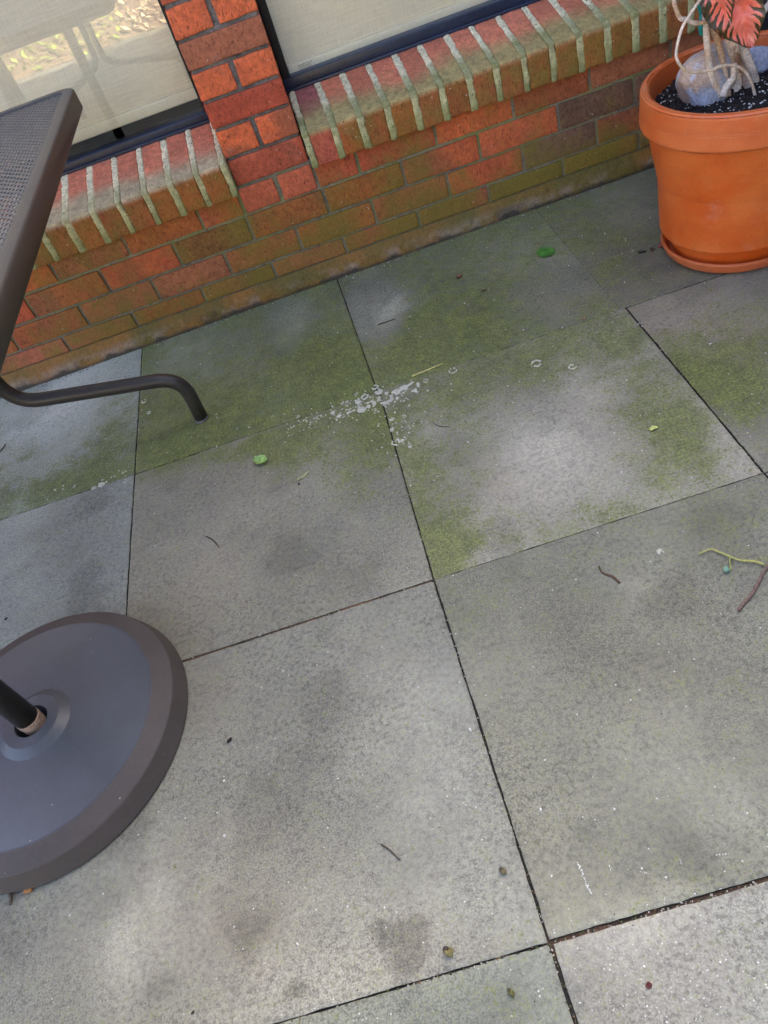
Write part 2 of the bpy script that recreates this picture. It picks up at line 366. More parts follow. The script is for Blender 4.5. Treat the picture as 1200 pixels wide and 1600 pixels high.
for c in range(-4, 5):
    for r in range(7):
        if c == -1 and r >= 2: continue                # these rows hold a wider slab
        q = tile_corners(c, r); inf = TILES.get((c, r))
        if c == 0 and r >= 2: q[0] = (tile_corners(-1, r)[0][0], q[0][1]); q[3] = (tile_corners(-1, r)[3][0], q[3][1])
        n = (140 if (c == 0 and r == 2) else 110) if inf else 30
        q = np.array(q)
        gap = np.array([.0012, .0012, .0012, .0012])     # top, right, bottom, left
        if r == 0 and c == 1: gap[1] = .0004
        if r == 0 and c == 2: gap[3] = .0004
        if r == 0 and c in (-1, 0, 1): gap[2] = .0007 if c < 1 else .0003
        if r == 1 and c in (-1, 0, 1): gap[0] = .0007 if c < 1 else .0003
        if r == 1 and c == 1: gap[2] = .0006; gap[1] = .0022
        if r == 2 and c == 1: gap[0] = .0006; gap[2] = .003
        if r == 3 and c == 1: gap[0] = .0022; gap[3] = .004
        if r == 2: gap[3 if c == 1 else 1] = .0016
        if c == 0 and r == 1: gap[2] = .0017; gap[1] = .0017
        rot_ = random.uniform(-.0008, .0008)
        def tf(s):
            u = s[:, 0]; v = s[:, 1]
            top = np.outer(1 - u, q[0]) + np.outer(u, q[1]); bot = np.outer(1 - u, q[3]) + np.outer(u, q[2])
            P = top * (1 - v)[:, None] + bot * v[:, None]
            W = abs(q[1][0] - q[0][0]); H = abs(q[3][1] - q[0][1])
            el, er, et, eb = u * W, (1 - u) * W, v * H, (1 - v) * H      # distance to the edges
            P3 = np.c_[P, np.zeros(len(P))]
            j = .0016 * (fbm(P3, 70, 91 + c, 4) - .5) * 2 + .0035 * sstep(.66, .8, fbm(P3, 30, 95 + r, 3)) * (gap.min() > .0008)
            P3[:, 0] += np.where(u < .5, (gap[3] + j) * np.exp(-el / .012), -(gap[1] + j) * np.exp(-er / .012))
            P3[:, 1] += np.where(v < .5, -(gap[0] + j) * np.exp(-et / .012), (gap[2] + j) * np.exp(-eb / .012))
            e = np.minimum(np.minimum(el, er), np.minimum(et, eb))
            P3[:, 2] = .0011 * (fbm(P3, 5, 7 + c * 3 + r, 4) - .5) + .0004 * (fbm(P3, 70, 8, 2) - .5) - sum((.0014 if g_ > .0008 else .0006) * np.exp(-d_ / .0022) for g_, d_ in zip(gap, (et, er, eb, el))) + rot_ * (u - .5)
            return P3
        # finer spacing at the edges
        def tf2(s):
            s = s.copy()
            for k in (0, 1):
                t = s[:, k]; s[:, k] = np.where(t < .05, t * t / .05 * .5 + t * .1, np.where(t > .95, 1 - ((1 - t) ** 2 / .05 * .5 + (1 - t) * .1), t))
                lo_ = .05 * .5 + .005
                t2 = s[:, k]
                s[:, k] = np.where((t >= .05) & (t <= .95), lo_ + (t - .05) / .9 * (1 - 2 * lo_), t2)
            return tf(s)
        V, F, S = grid(n, n, tf2)
        F = [f[::-1] for f in F]
        if inf:
            tone = inf['t']; ms = inf['m'] + patch(V, inf['moss']); li = patch(V, inf['light']); pk = patch(V, inf.get('pink', []))
        else:
            tone = T(140, 140 + random.uniform(-2, 2), 132 + random.uniform(-2, 2)) * random.uniform(.82, 1.12); ms = np.full(len(V), .25 if r == 0 else -.05); li = np.zeros(len(V)); pk = np.zeros(len(V))
        warp = fbm(V, 7, 31 + 5 * c + r, 5)
        ms = ms + ((fbm(V, 11, 41 + c, 5) - .5) * 1.0 + (fbm(V, 42, 43 + c, 4) - .5) * .55) * sstep(-.1, .25, ms)
        li = li * (1 + (fbm(V, 16, 51, 4) - .5) * 1.2) + (warp - .5) * .42 + (fbm(V, 40, 61, 3) - .5) * .12
        li = li + (fbm(V, 3.2, 301, 5) - .5) * .65 + sstep(.54, .70, fbm(V, 9, 303, 5)) * -.20 + sstep(.60, .74, fbm(V, 7, 305, 5)) * .14
        L = np.exp(li * 1.25)
        col = tone[None, :] * L[:, None]
        col = col * (1 + np.outer(pk, [.07, -.015, -.05]))
        cool = (fbm(V, 4, 77 + c, 3) - .5)
        col = col * (1 + np.outer(cool, [-.07, 0, .07]))
        A.add(V, F, np.clip(col, .01, .9), ms)
        # slab sides
        idx = np.arange(n * n).reshape(n, n)
        ring = list(idx[:, 0]) + list(idx[-1, 1:]) + list(idx[-2::-1, -1]) + list(idx[0, -2:0:-1])
        top = V[ring]; low = top.copy(); low[:, 2] = -.02; k = len(ring)
        A.add(np.vstack([top, low]), [(i, (i + 1) % k, k + (i + 1) % k, k + i) for i in range(k)], (.03, .028, .022), 0.0)
tag(A.build('patio', M_SLAB), kind='structure')

# ------------------------------------------------------------ house
house = empty('brick_house', (0, 0, 0))
tag(house, 'red brick house wall with two windows above mossy sills', 'house')
WORLD['brick_house'] = Vector((0, 0, 0))
ORANGE, RED, PURP, BROWN, OLIVE, PINK = lin(196, 92, 44), lin(180, 80, 50), lin(112, 82, 74), lin(158, 92, 62), lin(142, 100, 46), lin(216, 128, 96)
K = 1.16
def brick(A, lo, hi, col, moss, seed, n=(16, 3, 7), r=.0024, amp=.0014, fn=None, mi=0):
    V, F, N = block_vf(lo, hi, r, n)
    P = V + seed * 3.17
    d = (fbm(P, 30, seed, 3) - .5) * 2 * amp + (vnoise(P, 170, seed + 1) - .5) * amp * .5
    V = V + N * d[:, None]
    g_ = np.asarray(col).mean(); col = (g_ + (np.asarray(col) - g_) * .88) * np.array([1.0, .97, .74])
    cc = col * K * (1 + ((fbm(P, 18, seed + 2, 3) - .5) * .55))[:, None]
    cc = cc + (lin(120, 84, 62) - cc) * (sstep(.52, .75, fbm(P, 9, seed + 4, 4)) * .6)[:, None]
    mo = moss(V) if callable(moss) else moss
    if fn is not None: V = fn(V)
    A.add(V, F, np.clip(cc, 0, 1), mo, mi)
BZ = [.0550, .1010, .1685, .2375, .3065, .3755, .4440, .5060, .5697, .6320]
while BZ[-1] < 1.98: BZ.append(BZ[-1] + .0655)
J = .0037                                             # half a mortar joint
# --- low wall
A = Acc(); sd = 10
X3 = [-.0077 + .2042 * i for i in range(-9, 9)]
mea3 = {-3: -.6190, -2: -.4099, -1: -.2087, 0: -.0077, 1: .1985, 2: .4063, 3: .6075, 4: .8160, 5: 1.0130}
X3 = [mea3.get(i, -.0077 + .2050 * i) for i in range(-9, 7)]
X2 = [{-3: -.5074, -2: -.3030, -1: -.0981, 0: .1007, 1: .3083, 2: .5122, 3: .7141, 4: .9122}.get(i, .1007 + .2032 * i) for i in range(-9, 7)]
X1 = [{-3: -.5945, -2: -.3926, -1: -.1935, 0: .0085, 1: .2101, 2: .4175, 3: .6126, 4: .8163, 5: 1.0209}.get(i, .0085 + .2032 * i) for i in range(-9, 7)]
X4 = [{-3: -.5133, -2: -.3156, -1: -.1155, 0: -.0050, 1: .193, 2: .3028, 3: .5049, 4: .7056, 5: .9014, 6: 1.105, 7: 1.305}.get(i, -.5133 + .2020 * (i + 3)) for i in range(-8, 8)]
special = {(1, 4): OLIVE, (1, 5): lin(122, 96, 56), (1, -1): OLIVE, (1, -3): BROWN, (2, 2): lin(176, 82, 44), (2, 3): PURP, (2, 4): lin(150, 76, 52), (2, -1): lin(160, 90, 50), (2, -3): lin(172, 88, 66), (2, 1): lin(150, 88, 50),
           (3, 2): lin(186, 86, 44), (3, 3): lin(186, 88, 48), (3, 4): lin(104, 76, 66), (3, 5): PURP, (3, -1): lin(128, 88, 42), (3, -2): lin(186, 82, 48), (3, 0): lin(152, 86, 36), (3, 1): lin(158, 86, 34), (1, 0): BROWN, (1, 1): lin(150, 86, 52), (1, 2): lin(148, 82, 54), (1, -4): lin(176, 96, 78), (1, 3): lin(120, 98, 44)}
def wall_moss(V):
    x, z = V[:, 0], V[:, 2]
    m_ = .42 + .25 * sstep(.17, .05, z) + .25 * np.exp(-((x - .35) / .35) ** 2) * sstep(.3, .1, z) - .3 * sstep(.6, 1.0, x) * sstep(.08, .16, z) - .15 * sstep(-.45, -.65, x)
    return m_ + (fbm(V * [1, 1, .45], 12, 9, 5) - .5) * 1.9
for course, X in ((1, X1), (2, X2), (3, X3), (4, X4)):
    z0, z1 = BZ[course - 1], BZ[course]
    z0 = z0 + (J if course > 1 else .0); z1 = z1 - J
    for i in range(len(X) - 1):
        a, b = X[i] + J, X[i + 1] - J
        if a > 1.29: continue
        b = min(b, 1.29); sd += 1; k = i - 9 if course < 4 else i - 8
        if course == 4 and -.02 < (a + b) / 2 < .2: continue          # the pier stands here
        col = special.get((course, k), [ORANGE, RED, BROWN, lin(166, 90, 42), lin(158, 82, 46)][int(rng.integers(5))])
        yj = rng.uniform(-.0012, .0012)
        brick(A, (a, yj, z0 + rng.uniform(-.001, .001)), (b, .10, z1 + rng.uniform(-.001, .001)), col, (lambda V, o=rng.uniform(-.15, .15): wall_moss(V) + o), sd)
def mort_front(x0, x1, z0, z1, y, nx, nz, seed, amp=.002):
    def f(s):
        P = np.c_[x0 + s[:, 0] * (x1 - x0), np.full(len(s), y), z0 + s[:, 1] * (z1 - z0)]
        P[:, 1] += (fbm(P, 40, seed, 4) - .5) * 2 * amp; return P
    return grid(nx, nz, f)
V, F, S = mort_front(-1.75, 1.29, .0, .312, .0048, 700, 80, 3)
g = fbm(V, 20, 15, 4)
mc = np.array([.21, .19, .145]) * (.55 + .9 * g)[:, None]
pale = sstep(.225, .245, V[:, 2]) * sstep(.262, .245, V[:, 2])
A.add(V, F, mc * (1 + pale * .55)[:, None], (.45 + (g - .5) * 1.8 + pale * .35), 1)
V, F, N = block_vf((-1.75, .0085, -.02), (1.29, .11, .312), .001, (2, 2, 2)); A.add(V, F, (.15, .14, .11), 0, 1)
A.build('brick_wall', [M_BRICK, M_MORTAR], house)

# --- brick pier between the windows
A = Acc(); px0, px1 = .0012, .1886
for k in range(3, len(BZ) - 1):
    z0, z1 = BZ[k] + J * 1.15, BZ[k + 1] - J * 1.15; sd += 1
    ps = lambda V: -.35 + .55 * sstep(.40, .25, V[:, 2])
    if k % 2 == 1:
        cm = .0945 + (0 if k > 3 else .002)
        for a, b in ((px0, cm - .006), (cm + .006, px1)):
            sd += 1; c = lin(206, 92, 46) if k > 3 else lin(176, 84, 58)
            brick(A, (a, rng.uniform(-.001, .001), z0), (b, .19, z1), c * rng.uniform(.92, 1.08), ps, sd, (9, 8, 7), amp=.0022)
    else:
        c = {4: lin(174, 78, 54), 6: lin(176, 70, 44), 8: lin(158, 88, 62)}.get(k, RED)
        brick(A, (px0 + rng.uniform(-.001, .001), rng.uniform(-.001, .001), z0), (px1, .19, z1), c, ps, sd, (16, 8, 7), amp=.0012)
V, F, S = mort_front(px0 + .004, px1 - .004, .236, 1.98, .0075, 40, 360, 8, .0022)
g = fbm(V, 25, 25, 4); A.add(V, F, np.array([.17, .15, .125]) * (.5 + 1.0 * g)[:, None], .7 * sstep(.30, .24, V[:, 2]) + (g - .6) * .4, 1)
V, F, N = block_vf((px0 + .004, .010, .236), (px1 - .004, .186, 1.98), .001, (2, 2, 2)); A.add(V, F, (.16, .145, .12), -.3, 1)
A.build('brick_pier', [M_BRICK, M_MORTAR], house)

# --- rowlock sills: sloping bricks on edge with fat mortar joints
FB, FT, BK = np.array([-.030, .2995]), np.array([-.0252, .3815]), np.array([.1652, .4249])
def sill_map(V):
    # local: x, s = 0 (front) .. 1 (back), t = 0 (bottom) .. 1 (top), in metres along each
    s, t = V[:, 1] / .1953, V[:, 2] / .0821
    yz = FB + np.outer(t, FT - FB) + np.outer(s, BK - FT)
    return np.c_[V[:, 0], yz]
def sill_brick_moss(V):
    s, t, x = V[:, 1] / .1953, V[:, 2] / .0821, V[:, 0]
    top = sstep(.85, .97, t)
    edge = .46 + (fbm(V, 9, 12, 3) - .5) * .5 - .12 * np.exp(-((x + .05) / .15) ** 2)
    mt = 1.05 * sstep(edge + .38, edge - .42, s) - .12
    mf = .55 - .45 * np.exp(-((x - .25) / .05) ** 2) + .1 * np.sin(x * 9)
    return top * mt + (1 - top) * mf
def sill(name, js, x_first, x_last, flipped):
    A = Acc(); global sd
    edges = [x_first] + js + [x_last]
    for i in range(len(edges) - 1):
        a, b = edges[i], edges[i + 1]
        if b - a < .012: continue
        sd += 1; h = .0073
        a_ = a + (h if i > 0 else 0); b_ = b - (h if i < len(edges) - 2 else 0)
        o = rng.uniform(-.0015, .0015, 3)
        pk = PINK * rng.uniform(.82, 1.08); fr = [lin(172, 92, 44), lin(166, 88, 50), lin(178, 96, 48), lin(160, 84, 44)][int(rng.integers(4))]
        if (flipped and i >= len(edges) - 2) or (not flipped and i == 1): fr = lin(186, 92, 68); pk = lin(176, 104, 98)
        V, F, N = block_vf((a_, o[0], 0 + o[1]), (b_, .1953, .0821 + o[2] * .5), .0042, (6, 14, 8))
        P = V + sd * 2.1; d = (fbm(P, 28, sd, 3) - .5) * .0036 + (vnoise(P, 150, sd) - .5) * .0008
        mo = sill_brick_moss(V) + (fbm(P, 25, 3, 3) - .5) * .3
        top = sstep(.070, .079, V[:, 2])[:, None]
        gm = (sstep(-.05, .85, mo + (fbm(V, 40, 6, 3) - .5) * .35) * top[:, 0])[:, None]; pkg = pk + ((np.array([.46, .40, .24]) if flipped else np.array([.36, .305, .12])) - pk) * gm * .92  # moss lightened on top faces: brightness of the open sky put into colour
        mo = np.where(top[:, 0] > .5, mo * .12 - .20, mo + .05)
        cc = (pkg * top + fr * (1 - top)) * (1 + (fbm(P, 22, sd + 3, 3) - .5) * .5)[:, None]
        V = V + N * d[:, None]
        A.add(sill_map(V), F, np.clip(cc * .95, 0, 1), mo, 0)
    for i, x in enumerate(js):                        # mortar
        sd += 1
        wd = .0086 + rng.uniform(-.0010, .0014)
        V, F, N = block_vf((x - wd, -.0012, -.001), (x + wd, .195, .0836), .0045, (4, 40, 18))
        P = V + sd * 1.7; d = (fbm(P, 60, sd, 4) - .5) * .0060 + (fbm(P, 220, sd + 2, 2) - .5) * .0022 - .0022 * sstep(.60, .72, fbm(P, 75, sd + 4, 3))
        s_, t_ = V[:, 1] / .1953, V[:, 2] / .0821
        V = V + N * d[:, None]
        V[:, 0] += (fbm(P * [0, 1, 1], 22, sd + 5, 2) - .5) * .004
        topf = sstep(.8, .98, t_)
        wht = np.array([.76, .68, .44]); gr = np.array([.52, .48, .24])
        cc = wht * topf[:, None] + gr * (1 - topf)[:, None]
        cc = cc * (.8 + .4 * fbm(P, 30, sd + 9, 3))[:, None]
        mo = np.where(topf > .5, 1.0 * sstep(.85, .1, s_) - .15 - .25 * (x < .1), .30 + .45 * sstep(.7, .05, t_))
        A.add(sill_map(V), F, cc, mo, 1)
    V, F, N = block_vf((x_first + .002, .006, .002), (x_last - .002, .19, .078), .001, (2, 2, 2))
    A.add(sill_map(V), F, (.28, .27, .2), .2, 1)
    return A.build(name, [M_BRICK, M_MORTAR], house)
jl = [-.0079 + .0667 * j for j in range(-25, 1)]; jr = [.2018 + .0671 * j for j in range(0, 17)]
jl = [x + rng.uniform(-.001, .001) for x in jl]; jr = [x + rng.uniform(-.001, .001) for x in jr]
sill('window_sill', jl, -1.70, -.0005, True)
sill('window_sill', jr, .1902, 1.292, False)

# --- mortar fillet along the foot of the wall
def fil(s):
    x = -1.75 + s[:, 0] * 3.04; t = s[:, 1]
    P = np.c_[x, np.zeros(len(s)), np.zeros(len(s))]
    wob = (fbm(np.c_[x, x * 0, x * 0], 6, 19, 4) - .5)
    foot = -.013 - .010 * (wob + .3 * (fbm(np.c_[x, x * 0, x * 0], 40, 20, 3) - .5)) - .006 * sstep(-.35, -.7, x)
    top = .0530 + .004 * (fbm(np.c_[x, x * 0, x * 0], 30, 21, 3) - .5)
    P[:, 1] = -.0005 + (foot + .0005) * t ** 1.2 - .003 * np.sin(np.pi * t)
    P[:, 2] = top * (1 - t) ** .92 - .003 * (t > .99)
    d = (fbm(P, 60, 22, 4) - .5) * .006 * np.sin(np.pi * np.clip(t * .9 + .05, 0, 1))
    P[:, 1] -= d; P[:, 2] += d * .5; return P
A = Acc(); V, F, S = grid(900, 16, fil)
x, t = V[:, 0], S[:, 1]
g1, g2 = fbm(V, 7, 23, 4), fbm(V, 35, 24, 4)
amber, olive, dark, gry = np.array([.33, .150, .030]), np.array([.16, .125, .026]), np.array([.035, .030, .022]), np.array([.30, .24, .19])
c = amber[None] * (1 - sstep(.35, .65, g1))[:, None] + olive[None] * sstep(.35, .65, g1)[:, None]
rough_ = sstep(-.15, -.5, x) * .5; pk = np.exp(-((x - .55) / .28) ** 2)
c = c * .78; c = c + (gry - c) * (sstep(.45, .75, g2 + rough_ * .3 + pk * .25) * sstep(.25, .7, t) * .55)[:, None]
c = c + (dark - c) * np.clip(sstep(.74, .98, t + (g2 - .5) * .45) + .55 * sstep(.62, .8, fbm(V, 18, 26, 4)) * sstep(.3, .6, t), 0, .93)[:, None]
A.add(V, F, c, .0, 0)
A.build('mortar_fillet', M_ATTR, house)

# --- windows
def mat_blind():
    q = NT('woven_blind'); p = q.geo()
    v = q.n('ShaderNodeVectorMath', operation='MULTIPLY'); q.l(p, v.inputs[0]); v.inputs[1].default_value = (14, 1, 520)
    n = q.noise(1.0, 4, .7, v.outputs[0])
    v2 = q.n('ShaderNodeVectorMath', operation='MULTIPLY'); q.l(p, v2.inputs[0]); v2.inputs[1].default_value = (700, 1, 30)
    n2 = q.noise(1.0, 2, .5, v2.outputs[0])
    f = q.math('ADD', q.ramp(n, .3, .7, .90, 1.06), q.ramp(n2, .3, .7, -.05, .05))
    q.bump(n, .25, .0008)
    return q.fin(q.scale((.94, .86, .68), f), .85, .2)
def mat_glass():
    q = NT('window_glass')
    fr = q.n('ShaderNodeFresnel'); fr.inputs['IOR'].default_value = 1.52
    f = q.math('MULTIPLY', fr.outputs[0], 2.7, clamp=True)
    tr = q.n('ShaderNodeBsdfTransparent'); tr.inputs[0].default_value = (.98, .99, .98, 1)
    gl = q.n('ShaderNodeBsdfGlossy'); gl.inputs['Roughness'].default_value = .003
    n = q.noise(1.3, 2, .5); b = q.n('ShaderNodeBump'); b.inputs['Strength'].default_value = .04; b.inputs['Distance'].default_value = .02
    q.l(n, b.inputs['Height']); q.l(b.outputs[0], gl.inputs['Normal'])
    mx = q.n('ShaderNodeMixShader'); q.l(f, mx.inputs[0]); q.l(tr.outputs[0], mx.inputs[1]); q.l(gl.outputs[0], mx.inputs[2])
    q.l(mx.outputs[0], q.out.inputs['Surface']); return q.m
M_BLIND, M_GLASS = mat_blind(), mat_glass()
M_BAR = mat_plain('cream_bar', (.97, .92, .76), .35, .4, 160, .04, .05)
M_PRINT = mat_plain('faint_print', (.36, .29, .21), .7, .2, 200, .2, 0)
def box(A, lo, hi, r=.002, col=(.5, .5, .5), n=(2, 2, 2), mi=0):
    V, F, N = block_vf(lo, hi, r, n); A.add(V, F, col, 0, mi)
def window(x0, x1, jl_, jr_, gb, bar0, hem_h, blind_y):
    """x0..x1 opening; jl_, jr_ = jamb widths; gb = top of bottom rail; bar0 = bottom of the blind's hem bar"""
    top = 1.93; A = Acc()
    box(A, (x0, .164, .4190), (x1, .215, gb), .003)                      # bottom rail
    box(A, (x0 + .001, .156, .4215), (x1 - .001, .1645, .4300), .002)    # small sill bead
    A2 = A
    box(A2, (x0, .164, gb), (x0 + jl_, .215, top), .002, mi=1); box(A2, (x1 - jr_, .164, gb), (x1, .215, top), .002, mi=1)
    box(A2, (x0, .164, top), (x1, .215, top + .04), .003, mi=1)
    w_ = A.build('window', [M_NAVY, M_BLACK], house)
    G = Acc(); V, F, S = grid(2, 2, lambda s: np.c_[x0 + jl_ - .002 + s[:, 0] * (x1 - x0 - jl_ - jr_ + .004), np.full(len(s), .185), gb - .002 + s[:, 1] * (top - gb + .004)])
    G.add(V, F); G.build('pane', M_GLASS, w_, smooth=False)
    B = Acc(); bx0, bx1 = x0 + jl_ + .001, x1 - jr_ - .001
    def bf(s):
        P = np.c_[bx0 + s[:, 0] * (bx1 - bx0), np.full(len(s), blind_y), bar0 + hem_h - .004 + s[:, 1] * (top - bar0 - hem_h)]
        P[:, 1] += .0012 * (fbm(P * [1, 0, .3], 5, 33, 3) - .5); return P
    V, F, S = grid(60, 30, bf); B.add(V, F); B.build('blind', M_BLIND, w_)
    H = Acc(); box(H, (bx0, blind_y - .007, bar0), (bx1, blind_y + .006, bar0 + hem_h), .0038, n=(30, 2, 4)); H.build('hem_bar', M_BAR, w_)
    return w_, bx0, bar0, hem_h, blind_y
window(-1.68, .0, .02, .02, .4460, .4720, .0270, .200)
w_r, bx0, b0, hh, by = window(.1900, 1.290, .021, .02, .4530, .4440, .0270, .200)
L = Acc()                                             # the faint printed mark on the hem
for k in range(4):
    xx = bx0 + .026 + .002 * (k % 2)
    while xx < bx0 + .058:
        ln = random.uniform(.002, .006); V, F, N = block_vf((xx, by - .0077, b0 + .019 - k * .0042), (xx + ln, by - .0072, b0 + .0205 - k * .0042), .0002, (2, 2, 2)); L.add(V, F); xx += ln + .0012
L.build('printed_mark', M_PRINT, w_r)

# --- rest of the house: upper wall, ends, dark room behind the windows, door
def mat_upper():
    q = NT('upper_brickwork'); p = q.n('ShaderNodeVectorMath', operation='MULTIPLY'); q.l(q.geo(), p.inputs[0]); p.inputs[1].default_value = (1, 1, 1)
    sx = q.n('ShaderNodeSeparateXYZ'); q.l(q.geo(), sx.inputs[0]); cx = q.n('ShaderNodeCombineXYZ'); q.l(q.math('ADD', sx.outputs[0], sx.outputs[1]), cx.inputs[0]); q.l(sx.outputs[2], cx.inputs[1])
    b = q.n('ShaderNodeTexBrick'); q.l(cx.outputs[0], b.inputs['Vector']); b.inputs['Scale'].default_value = 1
    b.inputs['Brick Width'].default_value = .2032; b.inputs['Row Height'].default_value = .0655; b.inputs['Mortar Size'].default_value = .005
    b.inputs['Color1'].default_value = c4(184, 84, 48); b.inputs['Color2'].default_value = c4(164, 80, 56); b.inputs['Mortar'].default_value = c4(140, 130, 115)
    q.bump(b.outputs['Fac'], -.6, .005)
    return q.fin(q.scale(b.outputs['Color'], q.ramp(q.noise(50, 4), .3, .7, .75, 1.2)), .85, .3)
M_UP = mat_upper()
A = Acc(); box(A, (-6, .0, 1.975), (6, .25, 2.10), .004); box(A, (-6, 0, -.02), (-1.75, .25, 1.973), .004)
box(A, (2.25, 0, -.02), (6, .25, 1.973), .004); A.build('upper_wall', M_UP, house)
A = Acc(); box(A, (-6, .25, 2.0), (6, 6, 2.09), .004); box(A, (-6, 5.8, -.02), (6, 6, 2.0), .004); A.build('roof', M_BLACK, house)
A = Acc(); box(A, (-1.74, .62, .0), (2.24, .66, 1.98), .004); box(A, (-1.74, .25, .30), (1.29, .62, .33), .002); box(A, (-1.74, .25, 1.94), (1.29, .62, 1.97), .002); A.build('dark_room', M_DARK, house)
M_DOOR = mat_plain('charcoal_door', (.018, .018, .022), .4, .5, 120, .12, .08)
A = Acc(); box(A, (1.296, -.012, .005), (2.245, .05, 1.97), .004); box(A, (1.36, -.020, .10), (2.18, -.0125, .9), .006); box(A, (1.36, -.020, 1.02), (2.18, -.0125, 1.85), .006)
dr = A.build('door', M_DOOR, house)
A = Acc(); V, F = tube_vf([(2.12, -.02, .96), (2.12, -.07, .96), (2.0, -.07, .96)], .009); A.add(V, F); A.build('handle', M_BRONZE, dr)

def light_blocker(lo, hi, label):  # unseen evergreen screen, added to block sky light from right and back
    lo, hi = np.array(lo), np.array(hi); c = (lo + hi) / 2 * [1, 1, 0]
    h = empty('light_blocker', c); WORLD[h.name] = Vector(c); tag(h, label, 'light_blocker', 'evergreen light blockers added round the patio')
    r3 = np.random.default_rng(int(hi[0] * 100)); A = Acc(); ins = .06
    def f(V): return V
    V, F, N = block_vf(lo + [ins, ins, 0], hi - ins, .08, (30, 30, 30)); V = V + N * ((fbm(V, 5, 3, 3) - .5) * .12)[:, None]
    A.add(V, F, (.018, .024, .010)); A.build('blocker_core', M_ATTR, h)
    A = Acc(); D = hi - lo
    for k in range(5200):
        p = lo + D * r3.random(3); ax = 0 if (D[1] > D[0]) else 1
        if r3.random() < .75: p[ax] = (lo[ax] + r3.uniform(0, .07)) if ax == 0 else (hi[ax] - r3.uniform(0, .07))
        else: p[2] = hi[2] - r3.uniform(0, .06)
        d = r3.normal(size=3); d /= np.linalg.norm(d); e = np.cross(d, r3.normal(size=3)); e /= np.linalg.norm(e); L = r3.uniform(.03, .06)
        A.add([p - d * L, p + e * L * .45, p + d * L, p - e * L * .45], [(0, 1, 2, 3)], np.array([.035, .060, .022]) * r3.uniform(.6, 1.5))
    A.build('blocker_leaves', M_ATTR, h, smooth=False)
light_blocker((.15, -4.0, .0), (2.9, -3.50, 1.3), 'dark evergreen light blocker added across the back edge of the patio')
light_blocker((2.32, -3.45, .0), (2.9, -.05, 3.4), 'dark evergreen light blocker added along the right side of the patio')

# ------------------------------------------------------------ umbrella base and pole
BC = np.array([-.5209, -1.1844, 0])
def mat_base():
    q = NT('coated_base'); n1 = q.noise(420, 4, .6); n2 = q.noise(14, 6, .7); n3 = q.noise(60, 4, .7)
    c = q.scale(q.attr('col'), q.math('ADD', q.ramp(n1, .3, .7, .92, 1.08), q.ramp(n2, .3, .7, -.10, .10)))
    c = q.mix(q.math('MULTIPLY', q.ramp(n3, .56, .74), .10), c, (.20, .18, .155, 1))
    vo = q.n('ShaderNodeTexVoronoi'); vo.inputs['Scale'].default_value = 42; q.l(q.geo(), vo.inputs['Vector'])
    c = q.mix(q.math('MULTIPLY', q.ramp(vo.outputs['Distance'], .055, .03), q.ramp(q.noise(11, 2), .5, .58)), c, (.5, .48, .44, 1))
    q.bump(n1, .22, .0005)
    return q.fin(c, q.math('ADD', q.ramp(n2, .3, .75, .28, .36), q.math('MULTIPLY', q.attr('moss', 'Fac'), .30)), q.math('SUBTRACT', 1.0, q.math('MULTIPLY', q.attr('moss', 'Fac'), .6)))
M_BASE = mat_base()
um = empty('umbrella_stand', BC); WORLD['umbrella_stand'] = Vector(BC)
tag(um, 'round dark grey umbrella foot with sloping rim and a pole in its hub', 'umbrella stand')
prof = round_prof([(0.0, .0), (.2385, .0), (.2412, .004), (.2300, .0375), (.1995, .0483), (.1960, .0487), (.062, .0560), (.0618, .0562), (.0485, .0660), (.0470, .0670), (.0285, .0674), (.0275, .0660), (.0275, .012), (.0, .012)], .0022, 4)
A = Acc(); V, F = lathe_vf(prof, 160, BC); rad_ = np.linalg.norm(V[:, :2] - BC[:2], axis=1); rim_ = sstep(.1975, .2005, rad_)[:, None]; A.add(V, F, np.array([.074, .083, .097]) * (1 - rim_) + np.array([.088, .074, .067]) * rim_, np.maximum(rim_[:, 0], .5 * (rad_ < .063))); b_ = A.build('weighted_base', M_BASE, um)  # bluish top carries sky sheen in its colour; rim faded brown and dimmed
A = Acc(); V, F = lathe_vf(round_prof([(.0192, .055), (.0192, .068), (.0200, .0690), (.0200, .078), (.0170, .079)], .001, 3), 48, BC); A.add(V, F)
A.build('worn_sleeve', mat_plain('worn_metal', (.34, .24, .17), .45, .5, 260, .35, .3), um)
A = Acc(); V, F = lathe_vf([(.0, .013), (.0195, .013), (.0195, .0549), (.0185, .0550), (.0185, .0792), (.0195, .0793), (.0195, 2.45), (0, 2.451)], 48, BC); A.add(V, F); A.build('pole', M_BRONZE, um)

# ------------------------------------------------------------ mesh table
TX0, TX1, TY0, TY1, TZ = -.872, -.188, -2.26, -.228, .672
tb = empty('patio_table', (-.607, -1.25, 0)); WORLD['patio_table'] = Vector((-.607, -1.25, 0))
tag(tb, 'dark bronze metal patio table with perforated mesh top and bent tube legs', 'table')
def rrect(x0, x1, y0, y1, r, n=10):
    P = []
    for cx, cy, a0 in ((x1 - r, y1 - r, 0), (x0 + r, y1 - r, 90), (x0 + r, y0 + r, 180), (x1 - r, y0 + r, 270)):
        for k in range(n + 1):
            a = R(a0 + 90 * k / n); P.append((cx + r * math.cos(a), cy + r * math.sin(a)))
    return np.array(P)
def rim_prof(A, inset_h):
    rings = []
    for (ins, z) in inset_h:
        P = rrect(TX0 + ins, TX1 - ins, TY0 + ins, TY1 - ins, max(.008, .040 - ins)); rings.append(np.c_[P, np.full(len(P), z)])
    n = len(rings[0]); V = np.vstack(rings); k = len(rings)
    F = [(i * n + j, i * n + (j + 1) % n, ((i + 1) % k) * n + (j + 1) % n, ((i + 1) % k) * n + j) for i in range(k) for j in range(n)]
    A.add(V, F)
